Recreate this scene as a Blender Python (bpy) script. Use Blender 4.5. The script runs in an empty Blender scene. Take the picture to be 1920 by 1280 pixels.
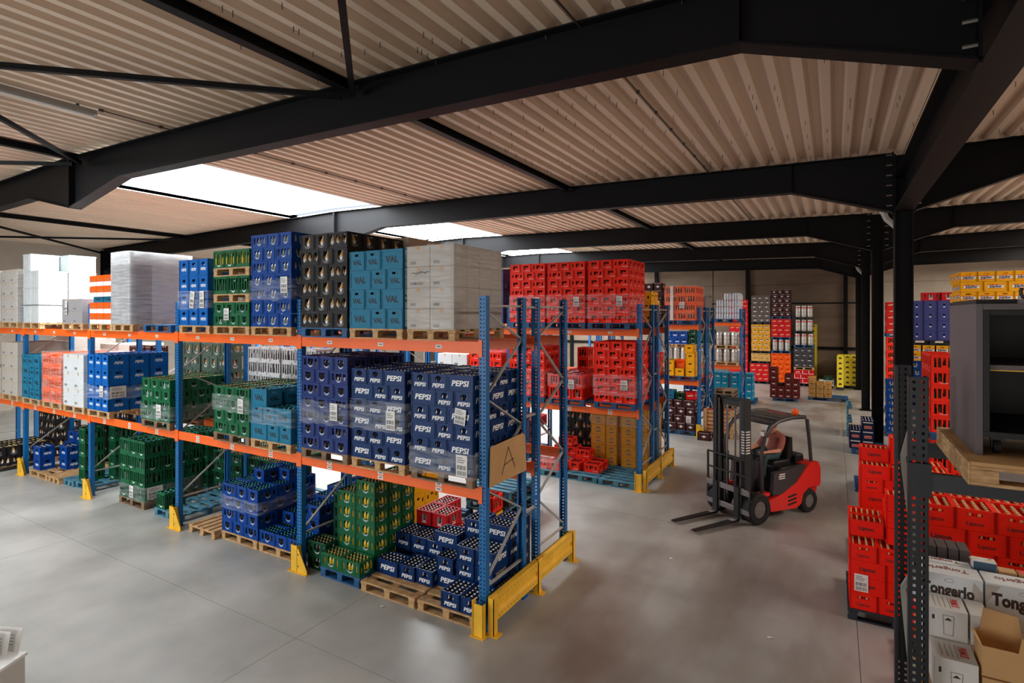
import bpy, math, random
from mathutils import Matrix, Vector
random.seed(7)
SC = bpy.context.scene
COL = SC.collection
PI = math.pi
R = math.radians

# ------------------------------------------------------------------ camera, light, exposure
cam_d = bpy.data.cameras.new('camera')
cam_d.sensor_width = 36.0
cam_d.lens = 1037.0 / 1920.0 * 36.0
cam_d.shift_y = -51.0 / 1920.0
cam_d.clip_end = 200
cam = bpy.data.objects.new('camera', cam_d)
COL.objects.link(cam)
cam.location = (0, 0, 3.95)
cam.rotation_euler = (R(90), 0, 0.5275)
SC.camera = cam
SC.view_settings.view_transform = 'Standard'
SC.view_settings.look = 'None'
SC.view_settings.gamma = 1.0
SC.view_settings.use_curve_mapping = False
SC.view_settings.exposure = -0.13

world = bpy.data.worlds.new('sky')
SC.world = world
world.use_nodes = True
bg = world.node_tree.nodes['Background']
bg.inputs[0].default_value = (0.75, 0.85, 1.0, 1)
bg.inputs[1].default_value = 1.0

SKY_STRENGTH = 26.0       # bright milky ridge lights
DOOR_W = 900.0


def area(name, loc, rot, sx, sy, power, col=(1, 1, 1)):
    l = bpy.data.lights.new(name, 'AREA')
    l.shape = 'RECTANGLE'
    l.size, l.size_y, l.energy, l.color = sx, sy, power, col
    o = bpy.data.objects.new(name, l)
    COL.objects.link(o)
    o.location, o.rotation_euler = loc, rot
    return o


# added fill light in two assumed doorways, unseen behind the camera
area('doorway_fill', (-13, -8.9, 2.4), (R(90), 0, 0), 9, 4.4, DOOR_W, (0.93, 0.97, 1.0))
area('doorway_fill', (-1.5, -8.9, 2.4), (R(90), 0, 0), 4.5, 4.4, DOOR_W * 0.3, (1.0, 0.93, 0.85))


# ------------------------------------------------------------------ materials
def lin(c):
    c = c / 255.0
    return c / 12.92 if c <= 0.04045 else ((c + 0.055) / 1.055) ** 2.4


MATS = {}


def mat(name, rgb, rough=0.5, metal=0.0, var=0.0, scale=4.0, bump=0.0, bscale=40.0, spec=0.5, emit=0.0, rgb2=None, stretch=None):
    if name in MATS:
        return MATS[name]
    m = bpy.data.materials.new(name)
    m.use_nodes = True
    nt = m.node_tree
    b = nt.nodes['Principled BSDF']
    c = (lin(rgb[0]), lin(rgb[1]), lin(rgb[2]), 1)
    b.inputs['Base Color'].default_value = c
    b.inputs['Roughness'].default_value = rough
    b.inputs['Metallic'].default_value = metal
    b.inputs['Specular IOR Level'].default_value = spec
    if emit:
        b.inputs['Emission Color'].default_value = c
        b.inputs['Emission Strength'].default_value = emit
    if var or rgb2 or bump:
        tc = nt.nodes.new('ShaderNodeTexCoord')
        src = tc.outputs['Object']
        if stretch:
            mp = nt.nodes.new('ShaderNodeMapping')
            mp.inputs['Scale'].default_value = stretch
            nt.links.new(src, mp.inputs['Vector'])
            src = mp.outputs['Vector']
    if var or rgb2:
        n = nt.nodes.new('ShaderNodeTexNoise')
        n.inputs['Scale'].default_value = scale
        n.inputs['Detail'].default_value = 4
        nt.links.new(src, n.inputs['Vector'])
        r = nt.nodes.new('ShaderNodeValToRGB')
        r.color_ramp.elements[0].position = 0.3
        r.color_ramp.elements[1].position = 0.7
        if rgb2:
            c2 = (lin(rgb2[0]), lin(rgb2[1]), lin(rgb2[2]), 1)
            r.color_ramp.elements[0].color = c2
            r.color_ramp.elements[1].color = c
        else:
            r.color_ramp.elements[0].color = tuple(max(0, x * (1 - var)) for x in c[:3]) + (1,)
            r.color_ramp.elements[1].color = tuple(min(1, x * (1 + var)) for x in c[:3]) + (1,)
        nt.links.new(n.outputs['Fac'], r.inputs['Fac'])
        nt.links.new(r.outputs['Color'], b.inputs['Base Color'])
    if bump:
        n2 = nt.nodes.new('ShaderNodeTexNoise')
        n2.inputs['Scale'].default_value = bscale
        n2.inputs['Detail'].default_value = 3
        nt.links.new(src, n2.inputs['Vector'])
        bp = nt.nodes.new('ShaderNodeBump')
        bp.inputs['Strength'].default_value = bump
        bp.inputs['Distance'].default_value = 0.02
        nt.links.new(n2.outputs['Fac'], bp.inputs['Height'])
        nt.links.new(bp.outputs['Normal'], b.inputs['Normal'])
    MATS[name] = m
    return m


def film_mat(name, alpha, tint=(0.9, 0.92, 0.95), rough=0.12):
    m = bpy.data.materials.new(name)
    m.use_nodes = True
    nt = m.node_tree
    nt.nodes.clear()
    out = nt.nodes.new('ShaderNodeOutputMaterial')
    mix = nt.nodes.new('ShaderNodeMixShader')
    tr = nt.nodes.new('ShaderNodeBsdfTransparent')
    pb = nt.nodes.new('ShaderNodeBsdfPrincipled')
    pb.inputs['Base Color'].default_value = tint + (1,)
    pb.inputs['Roughness'].default_value = rough
    pb.inputs['Specular IOR Level'].default_value = 0.8
    tc = nt.nodes.new('ShaderNodeTexCoord')
    mp = nt.nodes.new('ShaderNodeMapping')
    mp.inputs['Scale'].default_value = (0.9, 0.9, 9)
    mp.inputs['Rotation'].default_value = (0.12, 0.1, 0)
    n = nt.nodes.new('ShaderNodeTexNoise')
    n.inputs['Scale'].default_value = 3
    n.inputs['Detail'].default_value = 5
    nt.links.new(tc.outputs['Object'], mp.inputs['Vector'])
    nt.links.new(mp.outputs['Vector'], n.inputs['Vector'])
    bp = nt.nodes.new('ShaderNodeBump')
    bp.inputs['Strength'].default_value = 0.2
    bp.inputs['Distance'].default_value = 0.02
    nt.links.new(n.outputs['Fac'], bp.inputs['Height'])
    nt.links.new(bp.outputs['Normal'], pb.inputs['Normal'])
    mr = nt.nodes.new('ShaderNodeMapRange')
    mr.inputs['From Min'].default_value = 0.3
    mr.inputs['From Max'].default_value = 0.75
    mr.inputs['To Min'].default_value = max(0.0, alpha - 0.12)
    mr.inputs['To Max'].default_value = min(1.0, alpha + 0.2)
    nt.links.new(n.outputs['Fac'], mr.inputs['Value'])
    nt.links.new(mr.outputs['Result'], mix.inputs['Fac'])
    nt.links.new(tr.outputs[0], mix.inputs[1])
    nt.links.new(pb.outputs[0], mix.inputs[2])
    nt.links.new(mix.outputs[0], out.inputs[0])
    return m


M_STEEL = mat('black_painted_steel', (12, 12, 14), 0.55, spec=0.15)
M_BOLT = mat('zinc_bolt', (150, 145, 135), 0.35, 0.8)
M_DECK = mat('roof_deck_sheet', (206, 184, 162), 0.5, 0.0, var=0.07, scale=1.2, stretch=(1.5, 0.12, 1))
M_CONDUIT = mat('grey_conduit', (60, 55, 52), 0.5)
M_PANEL = mat('concrete_panel', (116, 99, 84), 0.85, var=0.14, scale=0.9, bump=0.15, bscale=8, stretch=(1, 1, 3))
M_PANEL_L = mat('pale_concrete_panel', (168, 156, 142), 0.85, var=0.1, scale=0.9)
M_BLUE = mat('blue_rack_paint', (0, 100, 162), 0.45, var=0.08, scale=6)
M_ORANGE = mat('orange_beam_paint', (242, 100, 16), 0.45, var=0.06, scale=3)
M_ZINC = mat('galvanised_brace', (172, 170, 164), 0.35, 0.25)
M_YELLOW = mat('yellow_guard_paint', (236, 182, 44), 0.45, var=0.12, scale=5)
M_WOOD = mat('pallet_pine', (205, 168, 118), 0.75, rgb2=(160, 118, 76), scale=9, stretch=(1, 1, 5), bump=0.2)
M_WOOD2 = mat('weathered_pallet_wood', (140, 112, 84), 0.8, rgb2=(98, 76, 58), scale=9, bump=0.2)
M_PBLUE = mat('blue_pallet_paint', (22, 88, 138), 0.6, rgb2=(16, 66, 108), scale=8)
M_PTEAL = mat('faded_blue_pallet_paint', (84, 138, 152), 0.65, rgb2=(40, 100, 128), scale=6)
M_PDARK = mat('dark_plastic_pallet', (24, 34, 46), 0.5)
M_CARD = mat('brown_cardboard', (190, 148, 98), 0.8, var=0.06, scale=5)
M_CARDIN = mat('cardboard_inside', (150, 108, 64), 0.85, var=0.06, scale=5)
M_GREYBOX = mat('grey_carton', (176, 168, 158), 0.7, var=0.05, scale=3)
M_WHITEBOX = mat('white_carton', (204, 207, 208), 0.6, var=0.03, scale=3)
M_WHITE = mat('white_print', (238, 238, 236), 0.55)
M_BLACKP = mat('black_print', (24, 20, 22), 0.6)
M_TEALP = mat('dark_teal_print', (6, 26, 36), 0.6)
M_REDP = mat('red_print', (206, 40, 36), 0.6)
M_PAPER = mat('paper_label', (224, 222, 218), 0.7)
M_BAR = mat('label_print_grey', (120, 118, 116), 0.7)
M_GLASSD = mat('dark_bottle_glass', (30, 20, 16), 0.12, spec=0.7)
M_GLASSG = mat('green_bottle_glass', (22, 54, 34), 0.12, spec=0.7)
M_GLASSC = mat('clear_bottle_glass', (150, 156, 156), 0.1, spec=0.8)
M_GLASSY = mat('lemon_bottle', (226, 190, 60), 0.2)
M_GLASSA = mat('amber_bottle', (206, 164, 112), 0.2)
M_CAPW = mat('white_cap', (222, 222, 226), 0.35)
M_CAPG = mat('gold_cap', (214, 196, 140), 0.35)
M_CAPR = mat('red_cap', (140, 30, 50), 0.4)
M_CAPT = mat('teal_cap', (90, 190, 180), 0.4)
M_FILM = film_mat('stretch_film', 0.07)
M_FILMH = film_mat('thick_stretch_film', 0.42, (0.82, 0.83, 0.85), 0.2)
M_FILMO = film_mat('pale_film_over_orange', 0.12, (0.95, 0.85, 0.8))
M_RUBBER = mat('black_rubber', (18, 18, 18), 0.8)
M_FKRED = mat('forklift_red', (214, 34, 26), 0.35)
M_FKDARK = mat('forklift_anthracite', (52, 46, 48), 0.4)
M_FKBLACK = mat('forklift_black', (16, 16, 17), 0.45)
M_FKGREY = mat('forklift_grey_bar', (108, 102, 100), 0.35)
M_BEACON = mat('orange_beacon_lens', (255, 96, 20), 0.2)
M_KEG = mat('steel_keg', (196, 192, 186), 0.3, 0.55)
M_CAB = mat('dark_grey_laminate', (94, 86, 88), 0.5, var=0.03)
M_CABIN = mat('black_laminate', (14, 16, 16), 0.5)
M_BLKRACK = mat('anthracite_rack_paint', (14, 17, 24), 0.45)
M_BLKBEAM = mat('dark_green_grey_beam', (38, 45, 47), 0.5)


# ------------------------------------------------------------------ mesh building
class MB:
    def __init__(s):
        s.v, s.f, s.m, s.mats = [], [], [], []

    def mi(s, m):
        if m not in s.mats:
            s.mats.append(m)
        return s.mats.index(m)

    def poly(s, pts, m):
        n = len(s.v)
        s.v += [tuple(p) for p in pts]
        s.f.append(tuple(range(n, n + len(pts))))
        s.m.append(s.mi(m))

    def geo(s, vs, fs, m):
        n = len(s.v)
        s.v += [tuple(p) for p in vs]
        k = s.mi(m)
        for f in fs:
            s.f.append(tuple(i + n for i in f))
            s.m.append(k)

    def box(s, x0, x1, y0, y1, z0, z1, m):
        v = [(x0, y0, z0), (x1, y0, z0), (x1, y1, z0), (x0, y1, z0), (x0, y0, z1), (x1, y0, z1), (x1, y1, z1), (x0, y1, z1)]
        s.geo(v, [(0, 3, 2, 1), (4, 5, 6, 7), (0, 1, 5, 4), (1, 2, 6, 5), (2, 3, 7, 6), (3, 0, 4, 7)], m)

    def bbox(s, x0, x1, y0, y1, z0, z1, m, b=0.01):
        """box with chamfered vertical and top edges"""
        def ring(i, z):
            return [(x0 + i, y0 + b, z), (x0 + b, y0 + i, z), (x1 - b, y0 + i, z), (x1 - i, y0 + b, z),
                    (x1 - i, y1 - b, z), (x1 - b, y1 - i, z), (x0 + b, y1 - i, z), (x0 + i, y1 - b, z)]
        rs = [ring(0, z0), ring(0, z1 - b), ring(b * 0.8, z1)]
        v = rs[0] + rs[1] + rs[2]
        f = [tuple(range(7, -1, -1)), tuple(range(16, 24))]
        for k in (0, 8):
            for i in range(8):
                j = (i + 1) % 8
                f.append((k + i, k + j, k + 8 + j, k + 8 + i))
        s.geo(v, f, m)

    def bar(s, a, b, w, h, m, up=(0, 0, 1)):
        a, b = Vector(a), Vector(b)
        d = (b - a).normalized()
        u = Vector(up)
        x = d.cross(u)
        if x.length < 1e-4:
            x = d.cross(Vector((1, 0, 0)))
        x.normalize()
        y = x.cross(d)
        x *= w / 2
        y *= h / 2
        v = [a - x - y, a + x - y, a + x + y, a - x + y, b - x - y, b + x - y, b + x + y, b - x + y]
        s.geo(v, [(0, 1, 2, 3), (7, 6, 5, 4), (0, 4, 5, 1), (1, 5, 6, 2), (2, 6, 7, 3), (3, 7, 4, 0)], m)

    def prism(s, pts, axis, a0, a1, m):
        """extrude a 2-D polygon along axis ('x','y','z')"""
        def P(p, a):
            return {'x': (a, p[0], p[1]), 'y': (p[0], a, p[1]), 'z': (p[0], p[1], a)}[axis]
        n = len(pts)
        v = [P(p, a0) for p in pts] + [P(p, a1) for p in pts]
        f = [tuple(range(n - 1, -1, -1)), tuple(range(n, 2 * n))]
        for i in range(n):
            j = (i + 1) % n
            f.append((i, j, n + j, n + i))
        s.geo(v, f, m)

    def tube(s, pts, r, m, n=8, closed=True):
        pts = [Vector(p) for p in pts]
        rings = []
        for i, p in enumerate(pts):
            d = (pts[min(i + 1, len(pts) - 1)] - pts[max(i - 1, 0)]).normalized()
            u = Vector((0, 0, 1)) if abs(d.z) < 0.9 else Vector((1, 0, 0))
            x = d.cross(u).normalized()
            y = x.cross(d)
            rr = r[i] if isinstance(r, (list, tuple)) else r
            rings.append([p + x * rr * math.cos(2 * PI * k / n) + y * rr * math.sin(2 * PI * k / n) for k in range(n)])
        v = [q for g in rings for q in g]
        f = []
        for i in range(len(pts) - 1):
            for k in range(n):
                j = (k + 1) % n
                f.append((i * n + k, i * n + j, (i + 1) * n + j, (i + 1) * n + k))
        if closed:
            f.append(tuple(range(n - 1, -1, -1)))
            f.append(tuple(range((len(pts) - 1) * n, len(pts) * n)))
        s.geo(v, f, m)

    def lathe(s, prof, cx, cy, m, n=8, z=0.0):
        v, f = [], []
        for r, h in prof:
            for k in range(n):
                v.append((cx + r * math.cos(2 * PI * k / n), cy + r * math.sin(2 * PI * k / n), z + h))
        for i in range(len(prof) - 1):
            for k in range(n):
                j = (k + 1) % n
                f.append((i * n + k, i * n + j, (i + 1) * n + j, (i + 1) * n + k))
        f.append(tuple(range((len(prof) - 1) * n, len(prof) * n)))
        f.append(tuple(range(n - 1, -1, -1)))
        s.geo(v, f, m)

    def add(s, o, M=None):
        n = len(s.v)
        s.v += [tuple(M @ Vector(p)) for p in o.v] if M else o.v
        mp = [s.mi(m) for m in o.mats]
        s.f += [tuple(i + n for i in f) for f in o.f]
        s.m += [mp[k] for k in o.m]

    def mesh(s, name, smooth=False):
        me = bpy.data.meshes.new(name)
        me.from_pydata(s.v, [], s.f)
        for m in s.mats:
            me.materials.append(m)
        if len(s.mats) > 1:
            me.polygons.foreach_set('material_index', s.m)
        if smooth:
            me.shade_smooth() if hasattr(me, 'shade_smooth') else None
            try:
                me.set_sharp_from_angle(angle=R(40))
            except Exception:
                pass
        me.update()
        return me


def ob(name, data, parent=None, loc=(0, 0, 0), rz=0.0, label=None, cat=None, group=None, kind=None, rot=None):
    o = bpy.data.objects.new(name, data.mesh(name) if isinstance(data, MB) else data)
    COL.objects.link(o)
    o.location = loc
    o.rotation_euler = rot if rot else (0, 0, rz)
    if parent:
        o.parent = parent
    if label:
        o['label'] = label
    if cat:
        o['category'] = cat
    if group:
        o['group'] = group
    if kind:
        o['kind'] = kind
    return o


def struct(name, data, parent=None, **k):
    return ob(name, data, parent, kind=None if parent else 'structure', **k)


_TXT = {}


def text_geo(txt, shear=0.0, bold=0.0):
    """outline of a text in the XY plane, centred, height of capitals 1"""
    k = (txt, shear, bold)
    if k in _TXT:
        return _TXT[k]
    cu = bpy.data.curves.new('t', 'FONT')
    cu.body = txt
    cu.fill_mode = 'FRONT'
    cu.resolution_u = 2
    cu.shear = shear
    cu.offset = bold
    o = bpy.data.objects.new('t', cu)
    COL.objects.link(o)
    dg = bpy.context.evaluated_depsgraph_get()
    me = bpy.data.meshes.new_from_object(o.evaluated_get(dg))
    vs = [tuple(v.co) for v in me.vertices]
    fs = [tuple(p.vertices) for p in me.polygons]
    COL.objects.unlink(o)
    bpy.data.objects.remove(o)
    bpy.data.meshes.remove(me)
    x0, x1 = min(v[0] for v in vs), max(v[0] for v in vs)
    y0, y1 = min(v[1] for v in vs), max(v[1] for v in vs)
    sc = 1.0 / 0.7
    vs = [((v[0] - (x0 + x1) / 2) * sc, (v[1] - (y0 + y1) / 2) * sc) for v in vs]
    _TXT[k] = (vs, fs, (x1 - x0) * sc, (y1 - y0) * sc)
    return _TXT[k]


def put_text(mb, txt, origin, ex, ez, width, m, shear=0.0, bold=0.0, hmul=1.0):
    """flat lettering of given total width, centred on origin in the plane spanned by ex (reading direction), ez (up)"""
    vs, fs, w, h = text_geo(txt, shear, bold)
    s = width / w
    o, ex, ez = Vector(origin), Vector(ex), Vector(ez)
    mb.geo([o + ex * (v[0] * s) + ez * (v[1] * s * hmul) for v in vs], fs, m)


ORD = ['first', 'second', 'third', 'fourth', 'fifth', 'sixth', 'seventh', 'eighth', 'ninth', 'tenth', 'eleventh', 'twelfth', 'thirteenth', 'fourteenth', 'fifteenth', 'sixteenth']

# ------------------------------------------------------------------ the building
XL, XC, XR = -29.4, 1.12, 16.2      # left wall, column line, right wall
YF, YB = -9.0, 36.0                 # front (behind the camera) and back wall
RIDGE = -14.0
FR = [-8.85, -1.67, 5.5, 12.67, 19.85, 27.02, 34.2]
SKY0, SKY1 = -16.1, -11.95


def roof(x):
    return 7.28 - 0.02 * abs(x - RIDGE) if x <= XC else 6.98 + 0.02 * min(x - XC, 2 * 7.54 - (x - XC))


def floor_mat():
    m = bpy.data.materials.new('power_floated_concrete')
    m.use_nodes = True
    nt = m.node_tree
    b = nt.nodes['Principled BSDF']
    tc = nt.nodes.new('ShaderNodeTexCoord')

    def noise(sc, det, stretch=None):
        n = nt.nodes.new('ShaderNodeTexNoise')
        n.inputs['Scale'].default_value = sc
        n.inputs['Detail'].default_value = det
        if stretch:
            mp = nt.nodes.new('ShaderNodeMapping')
            mp.inputs['Scale'].default_value = stretch
            nt.links.new(tc.outputs['Object'], mp.inputs['Vector'])
            nt.links.new(mp.outputs['Vector'], n.inputs['Vector'])
        else:
            nt.links.new(tc.outputs['Object'], n.inputs['Vector'])
        return n
    n1 = noise(0.9, 6)
    r1 = nt.nodes.new('ShaderNodeValToRGB')
    r1.color_ramp.elements[0].position = 0.32
    r1.color_ramp.elements[1].position = 0.68
    r1.color_ramp.elements[0].color = (lin(152), lin(153), lin(148), 1)
    r1.color_ramp.elements[1].color = (lin(182), lin(182), lin(177), 1)
    nt.links.new(n1.outputs['Fac'], r1.inputs['Fac'])
    # brown tyre dirt worn into the driving aisle around the rack ends
    sep = nt.nodes.new('ShaderNodeSeparateXYZ')
    nt.links.new(tc.outputs['Object'], sep.inputs[0])
    mr = nt.nodes.new('ShaderNodeMapRange')
    mr.inputs['From Min'].default_value = -4.2
    mr.inputs['From Max'].default_value = -2.6
    nt.links.new(sep.outputs['X'], mr.inputs['Value'])
    n2 = noise(1.0, 5, (0.9, 0.28, 1))
    r2 = nt.nodes.new('ShaderNodeValToRGB')
    r2.color_ramp.elements[0].position = 0.42
    r2.color_ramp.elements[1].position = 0.66
    nt.links.new(n2.outputs['Fac'], r2.inputs['Fac'])
    ad = nt.nodes.new('ShaderNodeMath')
    ad.operation = 'MULTIPLY_ADD'
    nt.links.new(r2.outputs['Color'], ad.inputs[0])
    ad.inputs[1].default_value = 0.66
    ad.inputs[2].default_value = 0.34
    mul = nt.nodes.new('ShaderNodeMath')
    mul.operation = 'MULTIPLY'
    nt.links.new(mr.outputs['Result'], mul.inputs[0])
    nt.links.new(ad.outputs[0], mul.inputs[1])
    ml2 = nt.nodes.new('ShaderNodeMath')
    ml2.operation = 'MULTIPLY'
    nt.links.new(mul.outputs[0], ml2.inputs[0])
    ml2.inputs[1].default_value = 0.75
    mx = nt.nodes.new('ShaderNodeMix')
    mx.data_type = 'RGBA'
    nt.links.new(ml2.outputs[0], mx.inputs[0])
    nt.links.new(r1.outputs['Color'], mx.inputs[6])
    mx.inputs[7].default_value = (lin(104), lin(80), lin(64), 1)
    nt.links.new(mx.outputs[2], b.inputs['Base Color'])
    n3 = noise(1.6, 4)
    mr3 = nt.nodes.new('ShaderNodeMapRange')
    mr3.inputs['To Min'].default_value = 0.22
    mr3.inputs['To Max'].default_value = 0.5
    nt.links.new(n3.outputs['Fac'], mr3.inputs['Value'])
    nt.links.new(mr3.outputs['Result'], b.inputs['Roughness'])
    b.inputs['Specular IOR Level'].default_value = 0.45
    bp = nt.nodes.new('ShaderNodeBump')
    bp.inputs['Strength'].default_value = 0.06
    n4 = noise(22, 3)
    nt.links.new(n4.outputs['Fac'], bp.inputs['Height'])
    nt.links.new(bp.outputs['Normal'], b.inputs['Normal'])
    return m


M_FLOOR = floor_mat()
fl = MB()
fl.box(XL - 0.3, XR + 0.3, YF - 0.3, YB + 0.3, -0.25, -0.02, M_STEEL)
FLOOR = struct('floor', fl)
# slabs with 5 mm saw-cut joints
jx = [XL - 0.3, -23.4, -17.5, -11.6, -5.68, 0.25, 6.2, 12.1, XR + 0.3]
jy = [YF - 0.3, -7.6, -1.5, 4.5, 10.6, 16.7, 22.8, 28.9, YB + 0.3]
for i in range(8):
    for j in range(8):
        s = MB()
        g = 0.003
        s.box(jx[i] + g, jx[i + 1] - g, jy[j] + g, jy[j + 1] - g, -0.02, 0.0, M_FLOOR)
        ob('slab', s, FLOOR)

# walls of horizontal concrete panels
def wall(name, pts, m, step=1.9):
    """pts: two floor corners and the outward offset"""
    (xa, ya), (xb, yb), (ox, oy) = pts
    core = MB()
    core.prism([(xa + ox, ya + oy), (xb + ox, yb + oy), (xb + ox * 1.6, yb + oy * 1.6), (xa + ox * 1.6, ya + oy * 1.6)], 'z', 0, 7.7, M_STEEL)
    w = struct(name, core)
    L = math.hypot(xb - xa, yb - ya)
    n = max(1, round(L / 7.2))
    for i in range(n):
        for k in range(4):
            z0, z1 = k * step, min(7.6, (k + 1) * step - 0.012)
            t0, t1 = i / n + 0.0008, (i + 1) / n - 0.0008
            p = [(xa + (xb - xa) * t, ya + (yb - ya) * t) for t in (t0, t1)]
            q = MB()
            q.prism([p[0], p[1], (p[1][0] + ox * 0.98, p[1][1] + oy * 0.98), (p[0][0] + ox * 0.98, p[0][1] + oy * 0.98)], 'z', z0, z1, m)
            ob('wall_panel', q, w)
    return w


wall('wall_back', ((XL, YB), (XC, YB), (0, 0.2)), M_PANEL)
wall('wall_back_hall', ((XC, YB), (XR, YB), (0, 0.2)), M_PANEL_L)
wall('wall_left', ((XL, YF), (XL, YB), (-0.2, 0)), M_PANEL_L)
wall('wall_right', ((XR, YB), (XR, YF), (0.2, 0)), M_PANEL_L)
fw = MB()
for x0, x1, z0, z1 in ((XL, -17.6, 0, 7.7), (-17.6, -8.4, 4.7, 7.7), (-8.4, -3.8, 0, 7.7), (-3.8, 0.8, 4.7, 7.7), (0.8, XR, 0, 7.7)):
    fw.box(x0, x1, YF - 0.2, YF, z0, z1, M_PANEL_L)
struct('wall_front', fw)
gb = MB()
gb.box(XL, XC, YB - 0.04, YB - 0.001, 1.95, 2.12, M_STEEL)
gb.box(XL, XC, YB - 0.04, YB - 0.001, 4.55, 4.62, M_STEEL)
struct('trim_1', gb)
for x in (-10.0, -4.5, 0.55, -16, -22):
    p = MB()
    p.box(x - 0.1, x + 0.1, YB - 0.24, YB - 0.02, 0, roof(x) - 0.5, M_STEEL)
    struct('wall_post', p)

# roof deck: one profiled sheet run per bay and per slope
def deck(x0, x1, y0, y1):
    b = MB()
    p = 0.295
    n = int(abs(x1 - x0) / p) + 1
    prof = []
    x = x0
    for i in range(n):
        for dx, dz in ((0, 0), (0.105, 0), (0.15, 0.11), (0.25, 0.11)):
            xx = min(x + dx, x1)
            prof.append((xx, roof(xx) + dz + 0.004))
        x += p
        if x >= x1:
            break
    prof.append((x1, roof(x1) + 0.004))
    for i in range(len(prof) - 1):
        a, c = prof[i], prof[i + 1]
        if abs(a[0] - c[0]) < 1e-6 and abs(a[1] - c[1]) < 1e-6:
            continue
        b.poly([(a[0], y0, a[1]), (c[0], y0, c[1]), (c[0], y1, c[1]), (a[0], y1, a[1])], M_DECK)
    return b


cap = MB()
for (x0, x1) in ((XL - 0.3, SKY0 - 0.05), (SKY1 + 0.05, XC), (XC, 8.66), (8.66, XR + 0.3)):
    cap.poly([(x0, YF - 0.3, roof(x0) + 0.16), (x1, YF - 0.3, roof(x1) + 0.16), (x1, YB + 0.3, roof(x1) + 0.16), (x0, YB + 0.3, roof(x0) + 0.16)], M_STEEL)
cap.box(SKY0, SKY1, 3.4, 5.7, 7.42, 7.5, M_STEEL)
CEIL = struct('ceiling', cap)
for k in range(len(FR)):
    y0 = FR[k]
    y1 = FR[k + 1] if k + 1 < len(FR) else YB
    for (x0, x1) in ((XL, SKY0), (SKY1, XC), (XC + 0.01, 8.66), (8.66, XR)):
        ob('deck_sheet', deck(x0, x1, y0, y1), CEIL)
    if k == 1:
        ob('deck_sheet', deck(SKY0, RIDGE, 3.4, y1), CEIL)
        ob('deck_sheet', deck(RIDGE, SKY1, 3.4, y1), CEIL)
# short screw tips poking through the deck
sc = MB()
for i in range(330):
    x = random.uniform(-6, 1.0) if i % 3 else random.uniform(1.4, 6)
    y = random.uniform(2.5, 12.4)
    x = (XC if x > XC else SKY1) + round((x - (XC if x > XC else SKY1)) / 0.295) * 0.295 + 0.05
    z = roof(x)
    sc.bar((x, y, z), (x, y, z - 0.07), 0.007, 0.007, M_CONDUIT)
ob('screw_tips', sc, CEIL, kind='stuff')

# milky ridge lights glowing with daylight, plus added fill panels over the front bays
M_SKY = mat('daylit_polycarbonate', (240, 246, 250), 0.4, emit=SKY_STRENGTH)
M_FILLF = mat('front_fill_panel', (240, 246, 250), 0.4, emit=SKY_STRENGTH * 0.34)  # added panels over the front bays, out of view, to brighten the foreground floor
M_SKYR = mat('daylit_polycarbonate_hall', (255, 244, 232), 0.4, emit=SKY_STRENGTH * 0.8)
for k in range(0, 7):
    y0 = FR[k] + 0.15
    y1 = (FR[k + 1] if k + 1 < len(FR) else YB) - 0.15
    if k == 1:
        y1 = 3.35
    g = MB()
    for (xa, xb) in ((SKY0, RIDGE), (RIDGE, SKY1)):
        g.poly([(xa, y0, roof(xa) + 0.1), (xb, y0, roof(xb) + 0.1), (xb, y1, roof(xb) + 0.1), (xa, y1, roof(xa) + 0.1)], M_SKY if k > 1 else M_FILLF)
    w = struct('window_%d' % (k + 1), g)  # the first two are the added fill panels
    q = MB()
    q.box(SKY0 - 0.04, SKY0, y0, y1, roof(SKY0) - 0.01, roof(SKY0) + 0.12, M_WHITE)
    q.box(SKY1, SKY1 + 0.04, y0, y1, roof(SKY1) - 0.01, roof(SKY1) + 0.12, M_WHITE)
    ob('window_frame', q, w)
g = MB()
g.poly([(7.4, 4, 7.11), (9.9, 4, 7.11), (9.9, 33, 7.11), (7.4, 33, 7.11)], M_SKYR)
struct('window_8', g)


# portal frames
def rafter(name, y, top, bot, bw=0.24, plates=()):
    b = MB()
    b.prism(top + bot[::-1], 'y', y - 0.007, y + 0.007, M_STEEL)
    for pl in (top, bot):
        for a, c in zip(pl[:-1], pl[1:]):
            b.bar((a[0], y, a[1]), (c[0], y, c[1]), bw, 0.02, M_STEEL)
    for x, z0, z1 in plates:
        b.box(x - 0.012, x + 0.012, y - bw / 2, y + bw / 2, z0, z1, M_STEEL)
    return struct(name, b)


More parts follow.
